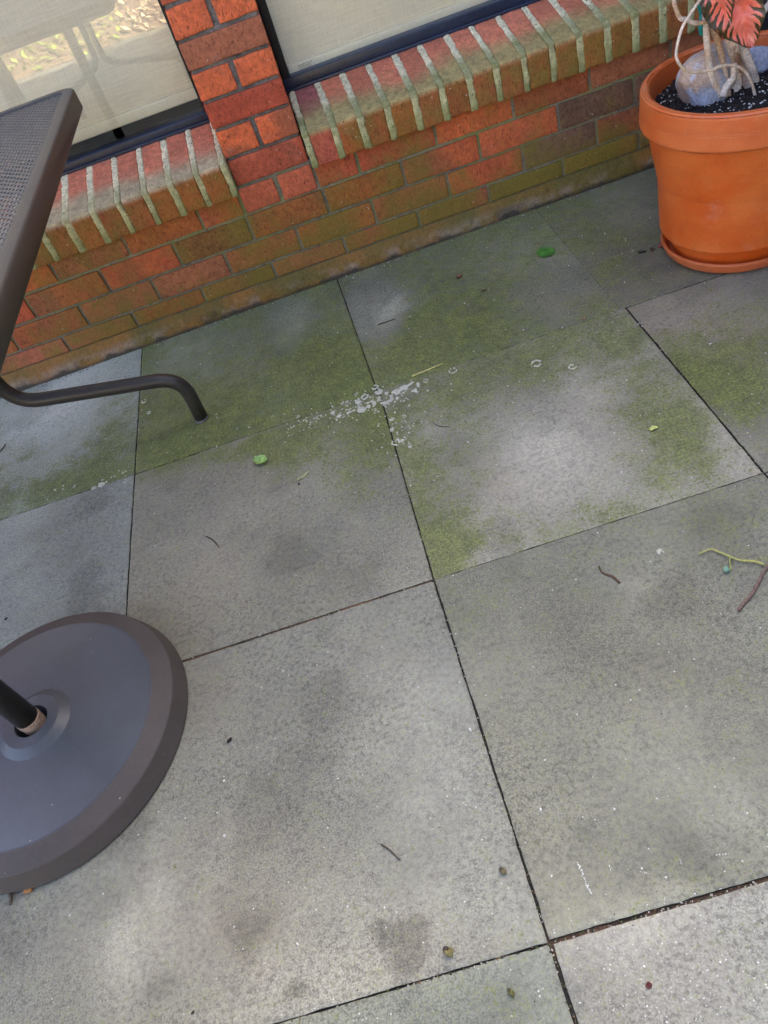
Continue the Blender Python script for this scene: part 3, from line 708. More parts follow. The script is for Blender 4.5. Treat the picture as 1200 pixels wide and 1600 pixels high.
A = Acc(); rim_prof(A, [(.024, TZ - .004), (.0235, TZ - .001), (.021, TZ), (.004, TZ), (.0015, TZ - .001), (.0, TZ - .004), (.0, TZ - .033), (.0015, TZ - .0352), (.022, TZ - .0352), (.024, TZ - .033)])
A.build('table_rim', M_BRONZE, tb)
A = Acc(); pit = .0068; bw = .0022; zt = TZ - .0035
xs = np.arange(TX0 + .022, TX1 - .021, pit); ys = np.arange(TY0 + .022, TY1 - .021, pit)
def strip(p, q_, w_, z0, z1):
    d = np.array(q_) - np.array(p); d = d / np.linalg.norm(d); nn = np.array([-d[1], d[0]]) * w_
    c_ = [np.r_[np.array(p) - nn, z0], np.r_[np.array(p) + nn, z0], np.r_[np.array(q_) + nn, z0], np.r_[np.array(q_) - nn, z0],
          np.r_[np.array(p) - nn, z1], np.r_[np.array(p) + nn, z1], np.r_[np.array(q_) + nn, z1], np.r_[np.array(q_) - nn, z1]]
    A.add(c_, [(4, 7, 6, 5), (0, 1, 2, 3), (0, 4, 5, 1), (3, 2, 6, 7), (0, 3, 7, 4), (1, 5, 6, 2)])
def clip_y(x):                                        # keep inside the rounded corners
    return .0
for x in xs: strip((x, TY0 + .021), (x, TY1 - .021), .0014, zt - .0016, zt)
pity = .0150
for i_, x in enumerate(xs[:-1]):
    y = TY0 + .024 + (pity / 2 if i_ % 2 else 0)
    while y < TY1 - .022:
        strip((x + .0014, y), (x + pit - .0014, y), .0036, zt - .0016, zt - .0001); y += pity
A.build('mesh_top', M_MESH, tb, smooth=False)
def bend(pts, r, n=8):
    out = [np.array(pts[0], float)]
    for i in range(1, len(pts) - 1):
        p0, p, p1 = (np.array(q, float) for q in pts[i - 1:i + 2]); a = p0 - p; b = p1 - p
        rr = min(r, np.linalg.norm(a) * .48, np.linalg.norm(b) * .48); a = p + a / np.linalg.norm(a) * rr; b = p + b / np.linalg.norm(b) * rr
        out += [(1 - t) ** 2 * a + 2 * t * (1 - t) * p + t * t * b for t in np.linspace(0, 1, n)]
    out.append(np.array(pts[-1], float)); return out
M_FOOT = mat_plain('grey_plastic_foot', (.16, .15, .14), .6, .4, 200, .1, .1)
for y in (-.437, -2.05):
    for sx in (1, -1):
        X = (lambda x: x) if sx > 0 else (lambda x: -.634 - (x + .600) * .55)
        A = Acc(); yy = y + (.0 if sx > 0 else -.042)
        V, F = tube_vf(bend([(X(-.2420), yy, .004), (X(-.2360), yy, .124), (X(-.594), yy, .197), (X(-.600), yy, TZ - .03)], .062), .0158, 20); A.add(V, F)
        lg = A.build('leg', M_BRONZE, tb)
        A = Acc(); V, F = tube_vf([(X(-.2420), yy, .0002), (X(-.2420), yy, .0065)], .0168, 20); A.add(V, F); A.build('foot_cap', M_FOOT, lg)

# ------------------------------------------------------------ terracotta pot, saucer, soil, rocks, plant
PC = np.array([1.0381, -.4534, 0.0])
def mat_terra():
    q = NT('terracotta'); p = q.geo(); n1 = q.noise(300, 4, .7); n2 = q.noise(9, 5, .6)
    v = q.n('ShaderNodeVectorMath', operation='MULTIPLY'); q.l(p, v.inputs[0]); v.inputs[1].default_value = (3, 3, 40); n3 = q.noise(1, 3, .6, v.outputs[0])
    c = q.mix(q.ramp(n2, .35, .65), c4(212, 92, 28), c4(220, 112, 48))
    c = q.scale(c, q.math('ADD', q.ramp(n3, .3, .7, .965, 1.035), q.ramp(n1, .3, .7, -.06, .06)))
    c = q.mix(q.attr('moss', 'Fac'), c, (.55, .23, .12, 1))
    c = q.mix(q.math('MULTIPLY', q.ramp(q.noise(17, 6, .7), .55, .75), .20), c, (.62, .42, .30, 1))
    c = q.mix(q.math('MULTIPLY', q.ramp(q.noise(55, 4, .6), .66, .74), .3), c, (.20, .075, .03, 1))
    q.bump(q.math('ADD', n1, q.math('MULTIPLY', n3, 2)), .15, .0008)
    return q.fin(c, q.ramp(n2, .3, .7, .36, .5), .5)
M_TERRA = mat_terra()
pot = empty('flower_pot', PC + [0, 0, .010]); WORLD['flower_pot'] = Vector(PC + [0, 0, .010])
tag(pot, 'large terracotta flower pot standing in a saucer by the brick wall', 'flower pot')
prof = round_prof([(0, .0105), (.1265, .0105), (.1300, .014), (.1830, .2860), (.1840, .2862)], .003, 4)
A = Acc(); V, F = lathe_vf(prof, 128, PC)
prof2 = round_prof([(.1660, .2870), (.1560, .060), (0, .060)], .003, 3); A.add(V, F, (.5,) * 3, 0); V, F = lathe_vf(prof2, 128, PC); A.add(V, F[::1], (.5,) * 3, 0)
A.build('pot_body', M_TERRA, pot)
prof = round_prof([(.1800, .2862), (.1935, .2880), (.1962, .2930), (.1955, .3190), (.1948, .3225), (.1942, .3490), (.1925, .3555), (.1860, .3580), (.1770, .3550), (.1745, .3480), (.1665, .2870)], .0045, 5)
A = Acc(); V, F = lathe_vf(prof, 128, PC); A.add(V, F, (.5,) * 3, .15); A.build('pot_rim', M_TERRA, pot)
prof = round_prof([(0, .0005), (.1330, .0005), (.1420, .006), (.1450, .0105), (.1475, .0125), (.1530, .0250), (.1540, .0290), (.1520, .0325), (.1480, .0320), (.1440, .0270), (.1360, .0100), (0, .0100)], .003, 4)
A = Acc(); V, F = lathe_vf(prof, 128, PC); A.add(V, F, (.5,) * 3, .3)
tag(A.build('pot_saucer', M_TERRA, origin=PC), 'round terracotta saucer under the large flower pot', 'saucer')
# soil
M_SOIL = mat_attr('potting_soil', .85, .4, 260, .5, 1.0)
SZ = .318
A = Acc(); n, k = 60, 26; V = []; 
for i in range(k):
    for j in range(n):
        r_ = .1690 * i / (k - 1); t = 2 * math.pi * j / n; V.append((PC[0] + r_ * math.cos(t), PC[1] + r_ * math.sin(t), SZ))
V = np.array(V); rr = np.linalg.norm(V[:, :2] - PC[:2], axis=1); V[:, 2] += (fbm(V, 60, 71, 4) - .5) * .016 + .008 * (1 - rr / .169)
def soil_z(x, y):
    p = np.array([[x, y, SZ]]); r_ = math.hypot(x - PC[0], y - PC[1]); return SZ + (fbm(p, 60, 71, 4)[0] - .5) * .016 + .008 * (1 - r_ / .169)
A.add(V, [(i * n + j, i * n + (j + 1) % n, (i + 1) * n + (j + 1) % n, (i + 1) * n + j) for i in range(k - 1) for j in range(n)], (.014, .011, .010))
def pebble(A, c, r, col, seed, sq=(1, 1, .7), sub=1):
    import bmesh
    bm = bmesh.new(); bmesh.ops.create_icosphere(bm, subdivisions=sub, radius=1)
    V = np.array([v.co[:] for v in bm.verts]); F = [tuple(v.index for v in f.verts) for f in bm.faces]; bm.free()
    V = V * (1 + (vnoise(V + seed * 7.3, 1.6, seed) - .5) * .7)[:, None]
    a = seed * 1.37; ca, sa = math.cos(a), math.sin(a); V = V * np.array(sq) * r; V = np.c_[V[:, 0] * ca - V[:, 1] * sa, V[:, 0] * sa + V[:, 1] * ca, V[:, 2]]
    A.add(V + c, F, col)
for k in range(1500):
    r_ = .166 * math.sqrt(random.random()); t = random.uniform(0, 6.28); x, y = PC[0] + r_ * math.cos(t), PC[1] + r_ * math.sin(t)
    white = random.random() < .42; s_ = random.uniform(.0010, .0024) if white else random.uniform(.0015, .005)
    pebble(A, (x, y, soil_z(x, y) + s_ * .4), s_, (.62, .60, .56) if white else (random.uniform(.01, .03), .011, .009), k, sub=1)
tag(A.build('potting_soil', M_SOIL, origin=(*PC[:2], SZ)), 'dark potting soil flecked with white perlite in the flower pot', 'soil', kind='stuff')
# rocks
def rock(name, c, size, rotz, seed, label, c1, c2, c3):
    import bmesh
    bm = bmesh.new(); bmesh.ops.create_icosphere(bm, subdivisions=5, radius=1)
    V = np.array([v.co[:] for v in bm.verts]); F = [tuple(v.index for v in f.verts) for f in bm.faces]; bm.free()
    V = V * (1 + (fbm(V, .9, seed, 3) - .5) * .55 + (fbm(V, 4, seed + 3, 3) - .5) * .08)[:, None]
    f = fbm(V, 1.1, seed + 5, 4); f2 = fbm(V, 1.6, seed + 6, 4)
    col = np.array(c1) + np.outer(sstep(.45, .55, f), np.array(c2) - np.array(c1)); col = col + sstep(.52, .60, f2)[:, None] * (np.array(c3) - col)
    rp = np.random.default_rng(seed)
    for _ in range(9):
        nn = rp.normal(size=3); nn /= np.linalg.norm(nn); d = V @ nn; V = V - np.outer(np.maximum(d - rp.uniform(.62, .85), 0) * .9, nn)
    V = np.sign(V) * np.abs(V) ** .95; V = V + (fbm(V, 1.8, seed + 8, 2) - .5)[:, None] * .25 * V
    V = V * np.array(size); ca, sa = math.cos(rotz), math.sin(rotz)
    V = np.c_[V[:, 0] * ca - V[:, 1] * sa, V[:, 0] * sa + V[:, 1] * ca, V[:, 2]] + np.array(c)
    A = Acc(); A.add(V, F, col); o = A.build(name, M_ATTR, origin=c); tag(o, label, 'rock', 'rocks lying on the potting soil')
rc = at(1113, 122, 1, -.455); rock('rock', (rc[0] + .008, -.430, .345), (.066, .050, .066), .15, 12, 'large grey and tan rock behind the plant stems in the pot', (.50, .37, .28), (.40, .39, .41), (.50, .51, .58))
rc2 = at(1182, 110, 1, -.40); rock('rock', (rc2[0], -.400, .345), (.034, .028, .026), .2, 15, 'small pale blue grey rock at the right of the stems in the pot', (.33, .36, .46), (.38, .40, .48), (.30, .32, .40))
# plant
pl_ = empty('croton_plant', (PC[0] + .03, PC[1], SZ)); WORLD['croton_plant'] = Vector(pl_.location)
tag(pl_, 'croton plant with pale bent stems and a coral pink leaf veined dark green', 'plant')
M_STEM = mat_attr('stem_bark', .7, .35, 240, .28, .7)
def stem(px, y, r0, r1, c0, c1, yv=None, kind='stem'):
    n_ = len(px); yy = np.linspace(y, yv if yv is not None else y, n_)
    P = [at(u, v, 1, yy[i]) for i, (u, v) in enumerate(px)]
    P = smooth_path(P, 8); t = np.linspace(0, 1, len(P)); rad = (r0 + (r1 - r0) * t) * (1.3 if r0 > .004 else 1.0)
    rad = rad * (1 + .10 * (fbm(P, 60, 5, 2) - .5) + .07 * (np.sin(np.cumsum(np.r_[0, np.linalg.norm(np.diff(P, axis=0), axis=1)]) * 420) > .86))
    V, F = tube_vf(P, rad, 12); A = Acc(); g = fbm(V, 40, 3, 3)
    A.add(V, F, np.array(c0) + np.outer(sstep(.35, .65, g), np.array(c1) - np.array(c0))); return A.build(kind, M_STEM, pl_)
TAN, PALE, BRN, GRY = (.55, .36, .21), (.76, .62, .47), (.28, .14, .07), (.46, .37, .29)
stem([(1126, 150), (1121, 140), (1111.5, 120), (1107, 90), (1104, 55), (1102, 20), (1099, -30), (1095, -90)], -.470, .0052, .0040, PALE, TAN)
stem([(1138, 150), (1136, 140), (1131, 102), (1122, 67), (1113, 38), (1108, 10), (1104, -60)], -.462, .0050, .0040, TAN, GRY)
stem([(1143, 155), (1149, 138), (1150, 110), (1146, 84), (1140, 55), (1134, 20), (1126, -40), (1120, -110)], -.448, .0092, .0085, PALE, TAN)
stem([(1190, 165), (1183, 148), (1172, 108), (1162, 82), (1152, 56), (1146, 20), (1140, -50)], -.440, .0082, .0070, PALE, GRY)
stem([(1173, 150), (1170, 140), (1163, 122), (1152, 98), (1143, 70)], -.452, .0088, .0060, (.45, .34, .26), BRN)
stem([(1128, 150), (1133, 138), (1140, 128), (1146, 120), (1147, 100)], -.474, .0062, .0040, GRY, PALE)
stem([(1186, 172), (1191, 160), (1200, 142), (1212, 120), (1222, 80)], -.480, .0060, .0055, PALE, TAN)
stem([(1183, 166), (1181, 157), (1176, 135), (1167, 115.5), (1155, 105), (1140, 102), (1125, 104), (1110, 109.5), (1087, 113), (1071, 110), (1060, 97.5), (1056.5, 84), (1060, 63), (1066.5, 42), (1075.5, 27), (1084.5, 13.5), (1093.5, 0), (1104, -18), (1112, -50)], -.500, .0027, .0026, (.60, .44, .27), PALE)
stem([(1051, -40), (1053, 0), (1057.5, 18), (1063.5, 29), (1072, 30), (1080, 34.5), (1092, 36), (1110, 31.5), (1120, 24)], -.478, .0036, .0040, TAN, PALE)
stem([(1160, 42), (1177, 26), (1188, 21), (1200, 9), (1215, -15)], -.455, .0048, .0045, PALE, (.7, .62, .54))
# leaves
def mat_leaf():
    q = NT('croton_leaf'); st = q.attr('st', 'Vector'); sx = q.n('ShaderNodeSeparateXYZ'); q.l(st, sx.inputs[0])
    u, v = sx.outputs[0], sx.outputs[1]              # u = -1..1 across, v = 0..1 along
    au = q.math('ABSOLUTE', u)
    wob = q.math('MULTIPLY', q.math('SUBTRACT', q.noise(70, 3), .5), .10)
    ph = q.math('SUBTRACT', q.math('ADD', v, wob), q.math('MULTIPLY', au, .24))
    s_ = q.math('SINE', q.math('MULTIPLY', ph, 74.0))
    lim = q.math('SUBTRACT', q.ramp(au, .0, 1.0, -1.9, .55), 0.0)
    veins = q.math('MULTIPLY', q.ramp(q.math('SUBTRACT', s_, lim), -.25, .25), q.ramp(au, .94, .80))
    mid = q.ramp(au, .16, .08)
    f = q.math('MAXIMUM', veins, mid)
    pink = q.mix(q.ramp(q.noise(30, 2), .3, .7), (.84, .155, .085, 1), (.80, .25, .17, 1))
    q.bump(s_, .3, .001)
    return q.fin(q.mix(f, q.mix(q.noise(120, 2), (.035, .038, .012, 1), (.09, .055, .016, 1)), pink), .38, .5)
M_LEAF = mat_leaf()
def leaf(base, tip, width, normal, droop, seed, lab=None, name='leaf', fold=.22):
    base, tip, nn = np.array(base, float), np.array(tip, float), np.array(normal, float)
    ax = tip - base; L = np.linalg.norm(ax); ax /= L; nn = nn - ax * (nn @ ax); nn /= np.linalg.norm(nn); sd_ = np.cross(ax, nn)
    def f(s):
        v = s[:, 1]; u = s[:, 0] * 2 - 1
        prof = np.sin(np.pi * np.clip(v, 0, 1) ** .85) ** .62 * (1 - .35 * v); prof = prof / prof.max()
        wv = 1 + .06 * np.sin(v * 26 + seed)
        return base + np.outer(v * L, ax) + np.outer(u * prof * wv * width / 2, sd_) + np.outer(np.abs(u) * prof * width * fold + droop * np.sin(np.pi * v) + .004 * np.sin(v * 19 + u * 2 + seed), nn)
    V, F, S = grid(15, 48, f); A = Acc(); A.add(V, F, (.5,) * 3, 0, 0, np.c_[S[:, 0] * 2 - 1, S[:, 1]])
    V2 = V - nn * .0006; A.add(V2, [q[::-1] for q in F], (.5,) * 3, 0, 0, np.c_[S[:, 0] * 2 - 1, S[:, 1]])
    o = A.build(name, M_LEAF, pl_)
    if lab: o['label'] = lab
toC = CAM - np.array([1.05, -.5, .45]); toC /= np.linalg.norm(toC)
leaf(at(1122, -66, 1, -.47), at(1177, 73, 1, -.52), .096, toC, .012, 1)
leaf(at(1118, -78, 1, -.48), at(1133, 61, 1, -.500), .060, toC + np.array([-.3, 0, .1]), .012, 5)
t0_ = at(1120, -108, 1, -.448); t1_ = np.array([PC[0] + .04, PC[1] + .02, 1.0])
P = smooth_path([t0_, t0_ * .6 + t1_ * .4 + [.012, 0, 0], t1_], 8); V, F = tube_vf(P, np.linspace(.0095, .006, len(P)), 12); A = Acc(); A.add(V, F, PALE); A.build('stem', M_STEM, pl_)
for k in range(9):                                    # the crown above the picture's edge
    a = k * 2.4; b = np.array([PC[0] + .04 + .03 * math.cos(a), PC[1] + .02 + .03 * math.sin(a), .66 + .035 * k])
    d = np.array([math.cos(a) * .9, math.sin(a) * .9 + .2, .25]); d /= np.linalg.norm(d)
    q_ = P[int(np.argmin(np.abs(P[:, 2] - (b[2] - .03))))]; V, F = tube_vf([q_, (q_ + b) / 2 + [0, 0, -.004], b, b + d * .02], .0028, 8); A = Acc(); A.add(V, F, TAN); A.build('petiole', M_STEM, pl_)
    leaf(b, b + d * random.uniform(.17, .22), .085, np.array([0, 0, 1.0]), .02, k)
A = Acc(); tp = [at(1096, -10, 1, -.468), at(1095, 8, 1, -.470), at(1098, 25, 1, -.466), at(1095, 40, 1, -.470), at(1097, 56, 1, -.466)]
P = smooth_path(tp, 6); wv = np.array([RC[0] * .0065])
V = []; 
for i, q_ in enumerate(P):
    wd = wv[0] * (1 - .55 * abs(i / (len(P) - 1) - .35)) ; V += [q_ - wd, q_ + wd * (1 + .2 * math.sin(i)), q_ + wd + [0, .0012, 0], q_ - wd + [0, .0012, 0]]
n_ = len(P); F = [(i * 4 + j, i * 4 + (j + 1) % 4, (i + 1) * 4 + (j + 1) % 4, (i + 1) * 4 + j) for i in range(n_ - 1) for j in range(4)]
A.add(V, F); tag(A.build('plant_tie', mat_plain('teal_tape', (.01, .25, .22), .4, .5, 90, .2, .1), origin=tp[2]), 'teal green plastic tie hanging behind the croton stems', 'plant tie')

# ------------------------------------------------------------ lichen, grit and litter on the patio
M_LICH = mat_attr('lichen', .9, .2, 500, .25, .8)
A = Acc()
def lich(u, v, r, ring, seed):
    c = fl(u, v); k = np.linalg.norm(c - CAM) / FPX; r = r * k * 1.12; n_ = 22 if r > .004 else 12
    t = np.arange(n_) / n_ * 2 * math.pi; Vs = []
    cs_ = np.c_[np.cos(t), np.sin(t), t * 0 + seed]; Rr = r * (1 + .7 * (fbm(cs_, 1.6, seed, 3) - .5)); dz = (fbm(cs_, 1.9, seed + 7, 3) - .5) * .0046
    prof = ((1.0, -.0008), (.93, .0007), (.78, .0010), (.64, .0007), (.56, -.0008)) if ring else ((1.0, -.0008), (.85, .0008), (.4, .0011), (.0, .0011))
    for f, z in prof: Vs.append(np.c_[c[0] + Rr * f * np.cos(t), c[1] + Rr * f * np.sin(t), z + .0001 + dz])
    kp = fbm(cs_ * 1.0, 1.3, seed + 31, 3) > (.40 if ring else .30)
    F = [(i * n_ + j, i * n_ + (j + 1) % n_, (i + 1) * n_ + (j + 1) % n_, (i + 1) * n_ + j) for i in range(len(prof) - 1) for j in range(n_) if kp[j]]
    if not F: return
    A.add(np.vstack(Vs), F, np.array((.60, .58, .46)) * random.uniform(.75, 1.05))
for u, v, r, ring in [(602, 622, 12, 1), (645, 604, 11, 1), (580, 632, 8, 1), (592, 612, 6, 0), (620, 612, 7, 0), (632, 606, 7, 0), (570, 620, 6, 1), (586, 605, 5, 1), (565, 640, 7, 0), (837, 568, 8, 1), (895, 573, 5.5, 1), (707, 579, 6.5, 1), (665, 595, 4, 1), (631, 651, 3.5, 1), (618, 691, 7, 1), (612, 655, 4, 0), (629, 688, 3, 0), (641, 698, 3, 0), (613, 671, 4, 0), (545, 645, 4, 0), (560, 628, 5, 0), (556, 617, 3, 1), (530, 650, 4, 0), (520, 645, 4, 0), (195, 752, 4, 1), (225, 627, 4, 1), (158, 757, 5, 0), (147, 762, 4, 0), (233, 645, 3, 1), (1032, 862, 5, 0)]:
    lich(u, v, r, ring, int(u))
for k in range(120):
    t = random.gauss(0, 1); s_ = random.gauss(0, 1)
    u = 585 + t * 42; v = 626 - (u - 590) * .33 + s_ * 11
    lich(u, v, abs(random.gauss(0, .8)) + .7, random.random() < .15, k)
for k in range(60): lich(random.gauss(625, 22), random.gauss(665, 26), random.uniform(.8, 1.7), 0, k)
for k in range(70): u = random.uniform(440, 560); lich(u, 668 - (u - 440) * .3 + random.gauss(0, 9), random.uniform(.8, 1.6), 0, k)
for k in range(16): u = random.uniform(60, 205); lich(u, 790 - u * .27 + random.gauss(0, 4), random.uniform(.8, 2), 0, k)
tag(A.build('lichen', M_LICH), 'pale crusty lichen rings spotted over the mossy joint', 'lichen', kind='stuff')

A = Acc()                                             # pale flecks and dark crumbs
def fleck(u, v, s_, col, k):
    c = fl(u, v)
    if c[1] > -.012 or math.hypot(*(c[:2] - PC[:2])) < .15 or math.hypot(*(c[:2] - BC[:2])) < .245: return
    pebble(A, (c[0], c[1], .0004), s_, col, k, (1, random.uniform(.4, 1), .35), 1)
for k in range(620):
    u, v = random.uniform(0, 1200), random.uniform(280, 1600)
    fleck(u, v, random.uniform(.0006, .0016), (.68, .66, .60), k)
for k in range(160): fleck(random.uniform(0, 1000), random.uniform(330, 760), random.uniform(.0009, .0022), (.72, .70, .62), k + 4)
for k in range(170): fleck(random.gauss(1040, 90), random.gauss(1520, 60), random.uniform(.0005, .0013), (.62, .60, .57), k + 5)
for k in range(60): fleck(random.gauss(1030, 80), random.gauss(380, 60), random.uniform(.0006, .0016), (.62, .60, .56), k + 3)
for k in range(380): fleck(random.gauss(400, 150), random.gauss(590, 60), random.uniform(.0006, .0018), (.025, .022, .015), k + 1)
for k in range(300): fleck(random.gauss(740, 130), random.gauss(470, 50), random.uniform(.0006, .0021), (.03, .022, .015), k + 2)
for k in range(220): fleck(random.uniform(0, 1200), random.uniform(300, 1600), random.uniform(.0005, .0012), (.035, .03, .02), k + 9)
for k in range(150):                                  # along the foot of the wall
    x = random.uniform(-.75, .95); pebble(A, (x, random.gauss(-.024, .004), .001), random.uniform(.0007, .0028), random.choice([(.03, .025, .02), (.05, .03, .015), (.5, .48, .42), (.12, .07, .03)]), k, (1, .7, .5))
for (a_, b_, n_) in (((678, 907), (858, 1472), 90), ((600, 640), (678, 907), 60), ((1003, 508), (1197, 742), 60), ((283, 1033), (678, 907), 80), ((858, 1473), (1200, 1374), 110), ((450, 1597), (858, 1474), 70), ((858, 1473), (900, 1600), 40), ((212, 742), (197, 965), 40), ((0, 813), (597, 612), 70)):
    for k in range(n_):
        t = random.random(); u, v = a_[0] + (b_[0] - a_[0]) * t + random.gauss(0, 1.3), a_[1] + (b_[1] - a_[1]) * t + random.gauss(0, 1.3); c = fl(u, v)
        if math.hypot(*(c[:2] - BC[:2])) < .245: continue
        pebble(A, (c[0], c[1], -.0012), random.uniform(.0007, .0020), random.choice([(.05, .04, .025), (.03, .028, .02), (.16, .09, .05), (.40, .37, .30), (.08, .10, .03)]), k, (1, .7, .6))
for (pts, r_) in [([(903, 1348), (908, 1360), (913, 1372), (917, 1384), (924, 1396)], 2.0), ([(1120, 1336), (1138, 1334)], 1.3), ([(1001, 1362), (1014, 1365)], 1.0), ([(952, 1352), (955, 1360)], .9), ([(1039, 1401), (1038, 1412)], .9), ([(1062, 1343), (1064, 1350)], 1.0)]:
    for i in range(len(pts) - 1):
        for t in np.linspace(0, 1, 5): fleck(pts[i][0] * (1 - t) + pts[i + 1][0] * t + random.gauss(0, .8), pts[i][1] * (1 - t) + pts[i + 1][1] * t, r_ * .00068 * random.uniform(.6, 1.2), (.66, .65, .60), i)
for u, v, s_ in [(845, 1265, .0030), (960, 1264, .0022), (735, 1140, .0040), (350, 1220, .0022), (351, 1306, .0026), (465, 1600 - 125, .0026), (442, 1048, .0020), (241, 802, .0018), (52, 862, .0020), (320, 455, .0030), (260, 528, .003), (726, 474, .0026), (552, 434, .003), (945, 365, .0028), (1015, 340, .0022), (1110, 537, .0028), (998, 506, .0020), (1003, 510, .0016)]: fleck(u, v, s_, (.68, .67, .62), int(u))
tag(A.build('grit', M_ATTR), 'scattered pale grit and dark crumbs over the paving stones', 'grit', kind='stuff')

def twig(name, px, r0, r1, col, label, cat='twig', group=None, z=None, n=5, knots=True):
    P = [fl(u, v, (z or r0) * 1.0) for u, v in px]; P = smooth_path(P, n); P[:, 2] += (fbm(P, 80, 3, 2) - .3) * r0 * .8
    rad = np.linspace(r0, r1, len(P)) * (1 + (.35 if knots else .0) * (fbm(P, 120, 4, 2) - .5))
    V, F = tube_vf(P, rad, 8); A = Acc(); A.add(V, F, np.array(col)); return tag(A.build(name, M_ATTR, origin=P[0] * [1, 1, 0]), label, cat, group)
g_ = 'litter fallen on the paving'
# twig with a green stalk and berry
tw = empty('berry_twig', fl(1176, 920)); WORLD['berry_twig'] = Vector(tw.location); tag(tw, 'brown twig with a thin yellow green stalk and one round berry', 'twig')
def tpart(name, px, r0, r1, col, z=None):
    P = [fl(u, v, (z or r0)) for u, v in px]; P = smooth_path(P, 6); P[:, 2] += (fbm(P, 70, 5, 2) - .3) * .003
    V, F = tube_vf(P, np.linspace(r0, r1, len(P)) * (1 + .4 * (fbm(P, 140, 4, 2) - .5)), 8); A = Acc(); A.add(V, F, col); return A.build(name, M_ATTR, tw)
tpart('woody_stem', [(1154, 954), (1160, 945), (1174, 930), (1183, 914), (1192, 897), (1200, 884), (1215, 862)], .0026, .0019, (.20, .12, .095))
stk = tpart('green_stalk', [(1091, 866), (1100, 862), (1112, 858), (1125, 863), (1140, 870), (1158, 876), (1178, 877), (1194, 882)], .0011, .0017, (.42, .40, .12), .004)
tpart('side_stalk', [(1141, 870), (1140, 878), (1142, 889), (1137, 890)], .0010, .0009, (.38, .38, .12), .004)
A = Acc(); pebble(A, fl(1135, 890, .0045), .0046, (.20, .36, .24), 3, (1, 1, 1), 2); A.build('berry', M_ATTR, tw)
twig('twig', [(936, 885), (940, 894), (948, 898), (957, 901), (962, 905), (968, 911)], .0013, .0022, (.10, .055, .03), 'short dark curved twig lying right of the paving crossing')
twig('twig', [(322, 838), (330, 842), (336, 847), (342, 855)], .0012, .0007, (.035, .03, .025), 'tiny black curled twig left of the green leaf')
twig('twig', [(595, 1319), (606, 1326), (612, 1331), (625, 1344)], .0012, .0008, (.07, .055, .035), 'thin straight dark twig on the near grey slab')
twig('twig', [(591, 507), (604, 503), (617, 498)], .0014, .0009, (.06, .045, .025), 'dark short twig on the bluish corner patch near the wall')
twig('twig', [(676, 660), (686, 666), (703, 667)], .0008, .0005, (.05, .045, .03), 'hair thin dark stalk on moss right of the lichen')
twig('twig', [(0, 706), (5, 700), (9, 694)], .0016, .001, (.03, .025, .02), 'black twig at the mossy slab edge under the table leg')
twig('grass_stalk', [(644, 588), (668, 578), (692, 568)], .0019, .0013, (.62, .55, .20), 'straight straw yellow stalk lying on green moss', 'stalk', knots=False)
twig('stick', [(16, 1397), (17, 1405), (16, 1414)], .0028, .0022, (.12, .10, .07), 'short dark stick poking out at the umbrella base', 'stick')
M_GREEN = mat_attr('small_leaf', .45, .5, 200, .2, .3)
def floor_leaf(name, u, v, L, W, ang, col, label, curl=.006, cat='leaf', seed=1):
    c = fl(u, v); ca, sa = math.cos(ang), math.sin(ang)
    def f(s):
        t = s[:, 1]; q_ = s[:, 0] * 2 - 1; pr = np.sin(np.pi * t ** .9) ** .7 * (1 + .14 * np.sin(t * 21 + seed) * np.abs(q_))
        x = (t - .5) * L; y = q_ * pr * W / 2; z = .0014 + curl * (q_ ** 2 * pr * .8 + (2 * t - 1) ** 2 * .6) + .0012 * np.sin(t * 9 + seed)
        return np.c_[c[0] + x * ca - y * sa, c[1] + x * sa + y * ca, z]
    V, F, S = grid(9, 22, f); A = Acc()
    cc = np.array(col) * (1 + .5 * np.exp(-((S[:, 0] - .5) / .05) ** 2))[:, None]
    A.add(V, F, cc); A.add(V + [0, 0, -.0007], [q_[::-1] for q_ in F], cc * .8)
    return tag(A.build(name, M_GREEN, origin=c), label, cat)
floor_leaf('leaf', 409, 722, .029, .034, .9, (.30, .46, .12), 'bright yellow green folded leaf in the middle of the grey slab', .010)
floor_leaf('leaf', 853, 395, .046, .050, .15, (.06, .20, .03), 'deep green round leaf flat on the stone near the wall', .003, seed=4)
floor_leaf('leaf', 1021, 671, .018, .010, .1, (.55, .55, .16), 'tiny pale yellow leaf on the mossy slab', .004, seed=3)
floor_leaf('leaf', 474, 745, .032, .008, .5, (.36, .36, .18), 'faded olive leaf shred beside the bright green leaf', .001, seed=6)
floor_leaf('leaf', 718, 434, .018, .012, .4, (.16, .06, .03), 'crumpled red brown leaf on the stone near the wall', .006, seed=2)
floor_leaf('leaf', 1014, 1540, .008, .006, .2, (.12, .03, .03), 'dark red leaf scrap on the nearest lavender grey slab', .002, seed=8)
floor_leaf('leaf', 1003, 395, .022, .010, -.4, (.06, .035, .02), 'dark brown withered leaf left of the saucer', .006, seed=9)
floor_leaf('leaf', 1019, 391, .014, .008, .8, (.10, .05, .025), 'small brown leaf crumb touching the withered leaf', .005, seed=11)
floor_leaf('leaf', 757, 455, .016, .004, .2, (.12, .06, .03), 'narrow brown leaf sliver right of the crumpled leaf', .003, seed=12)
floor_leaf('leaf', 912, 499, .012, .005, .2, (.36, .2, .1), 'tan leaf chip left of the offset joint', .003, seed=13)
A = Acc(); pebble(A, fl(1034, 382, .006), .0065, (.20, .05, .04), 5, (1.3, 1, .8), 2); tag(A.build('seed_bud', M_ATTR, origin=fl(1034, 382)), 'dark red bud lying against the terracotta saucer', 'bud')
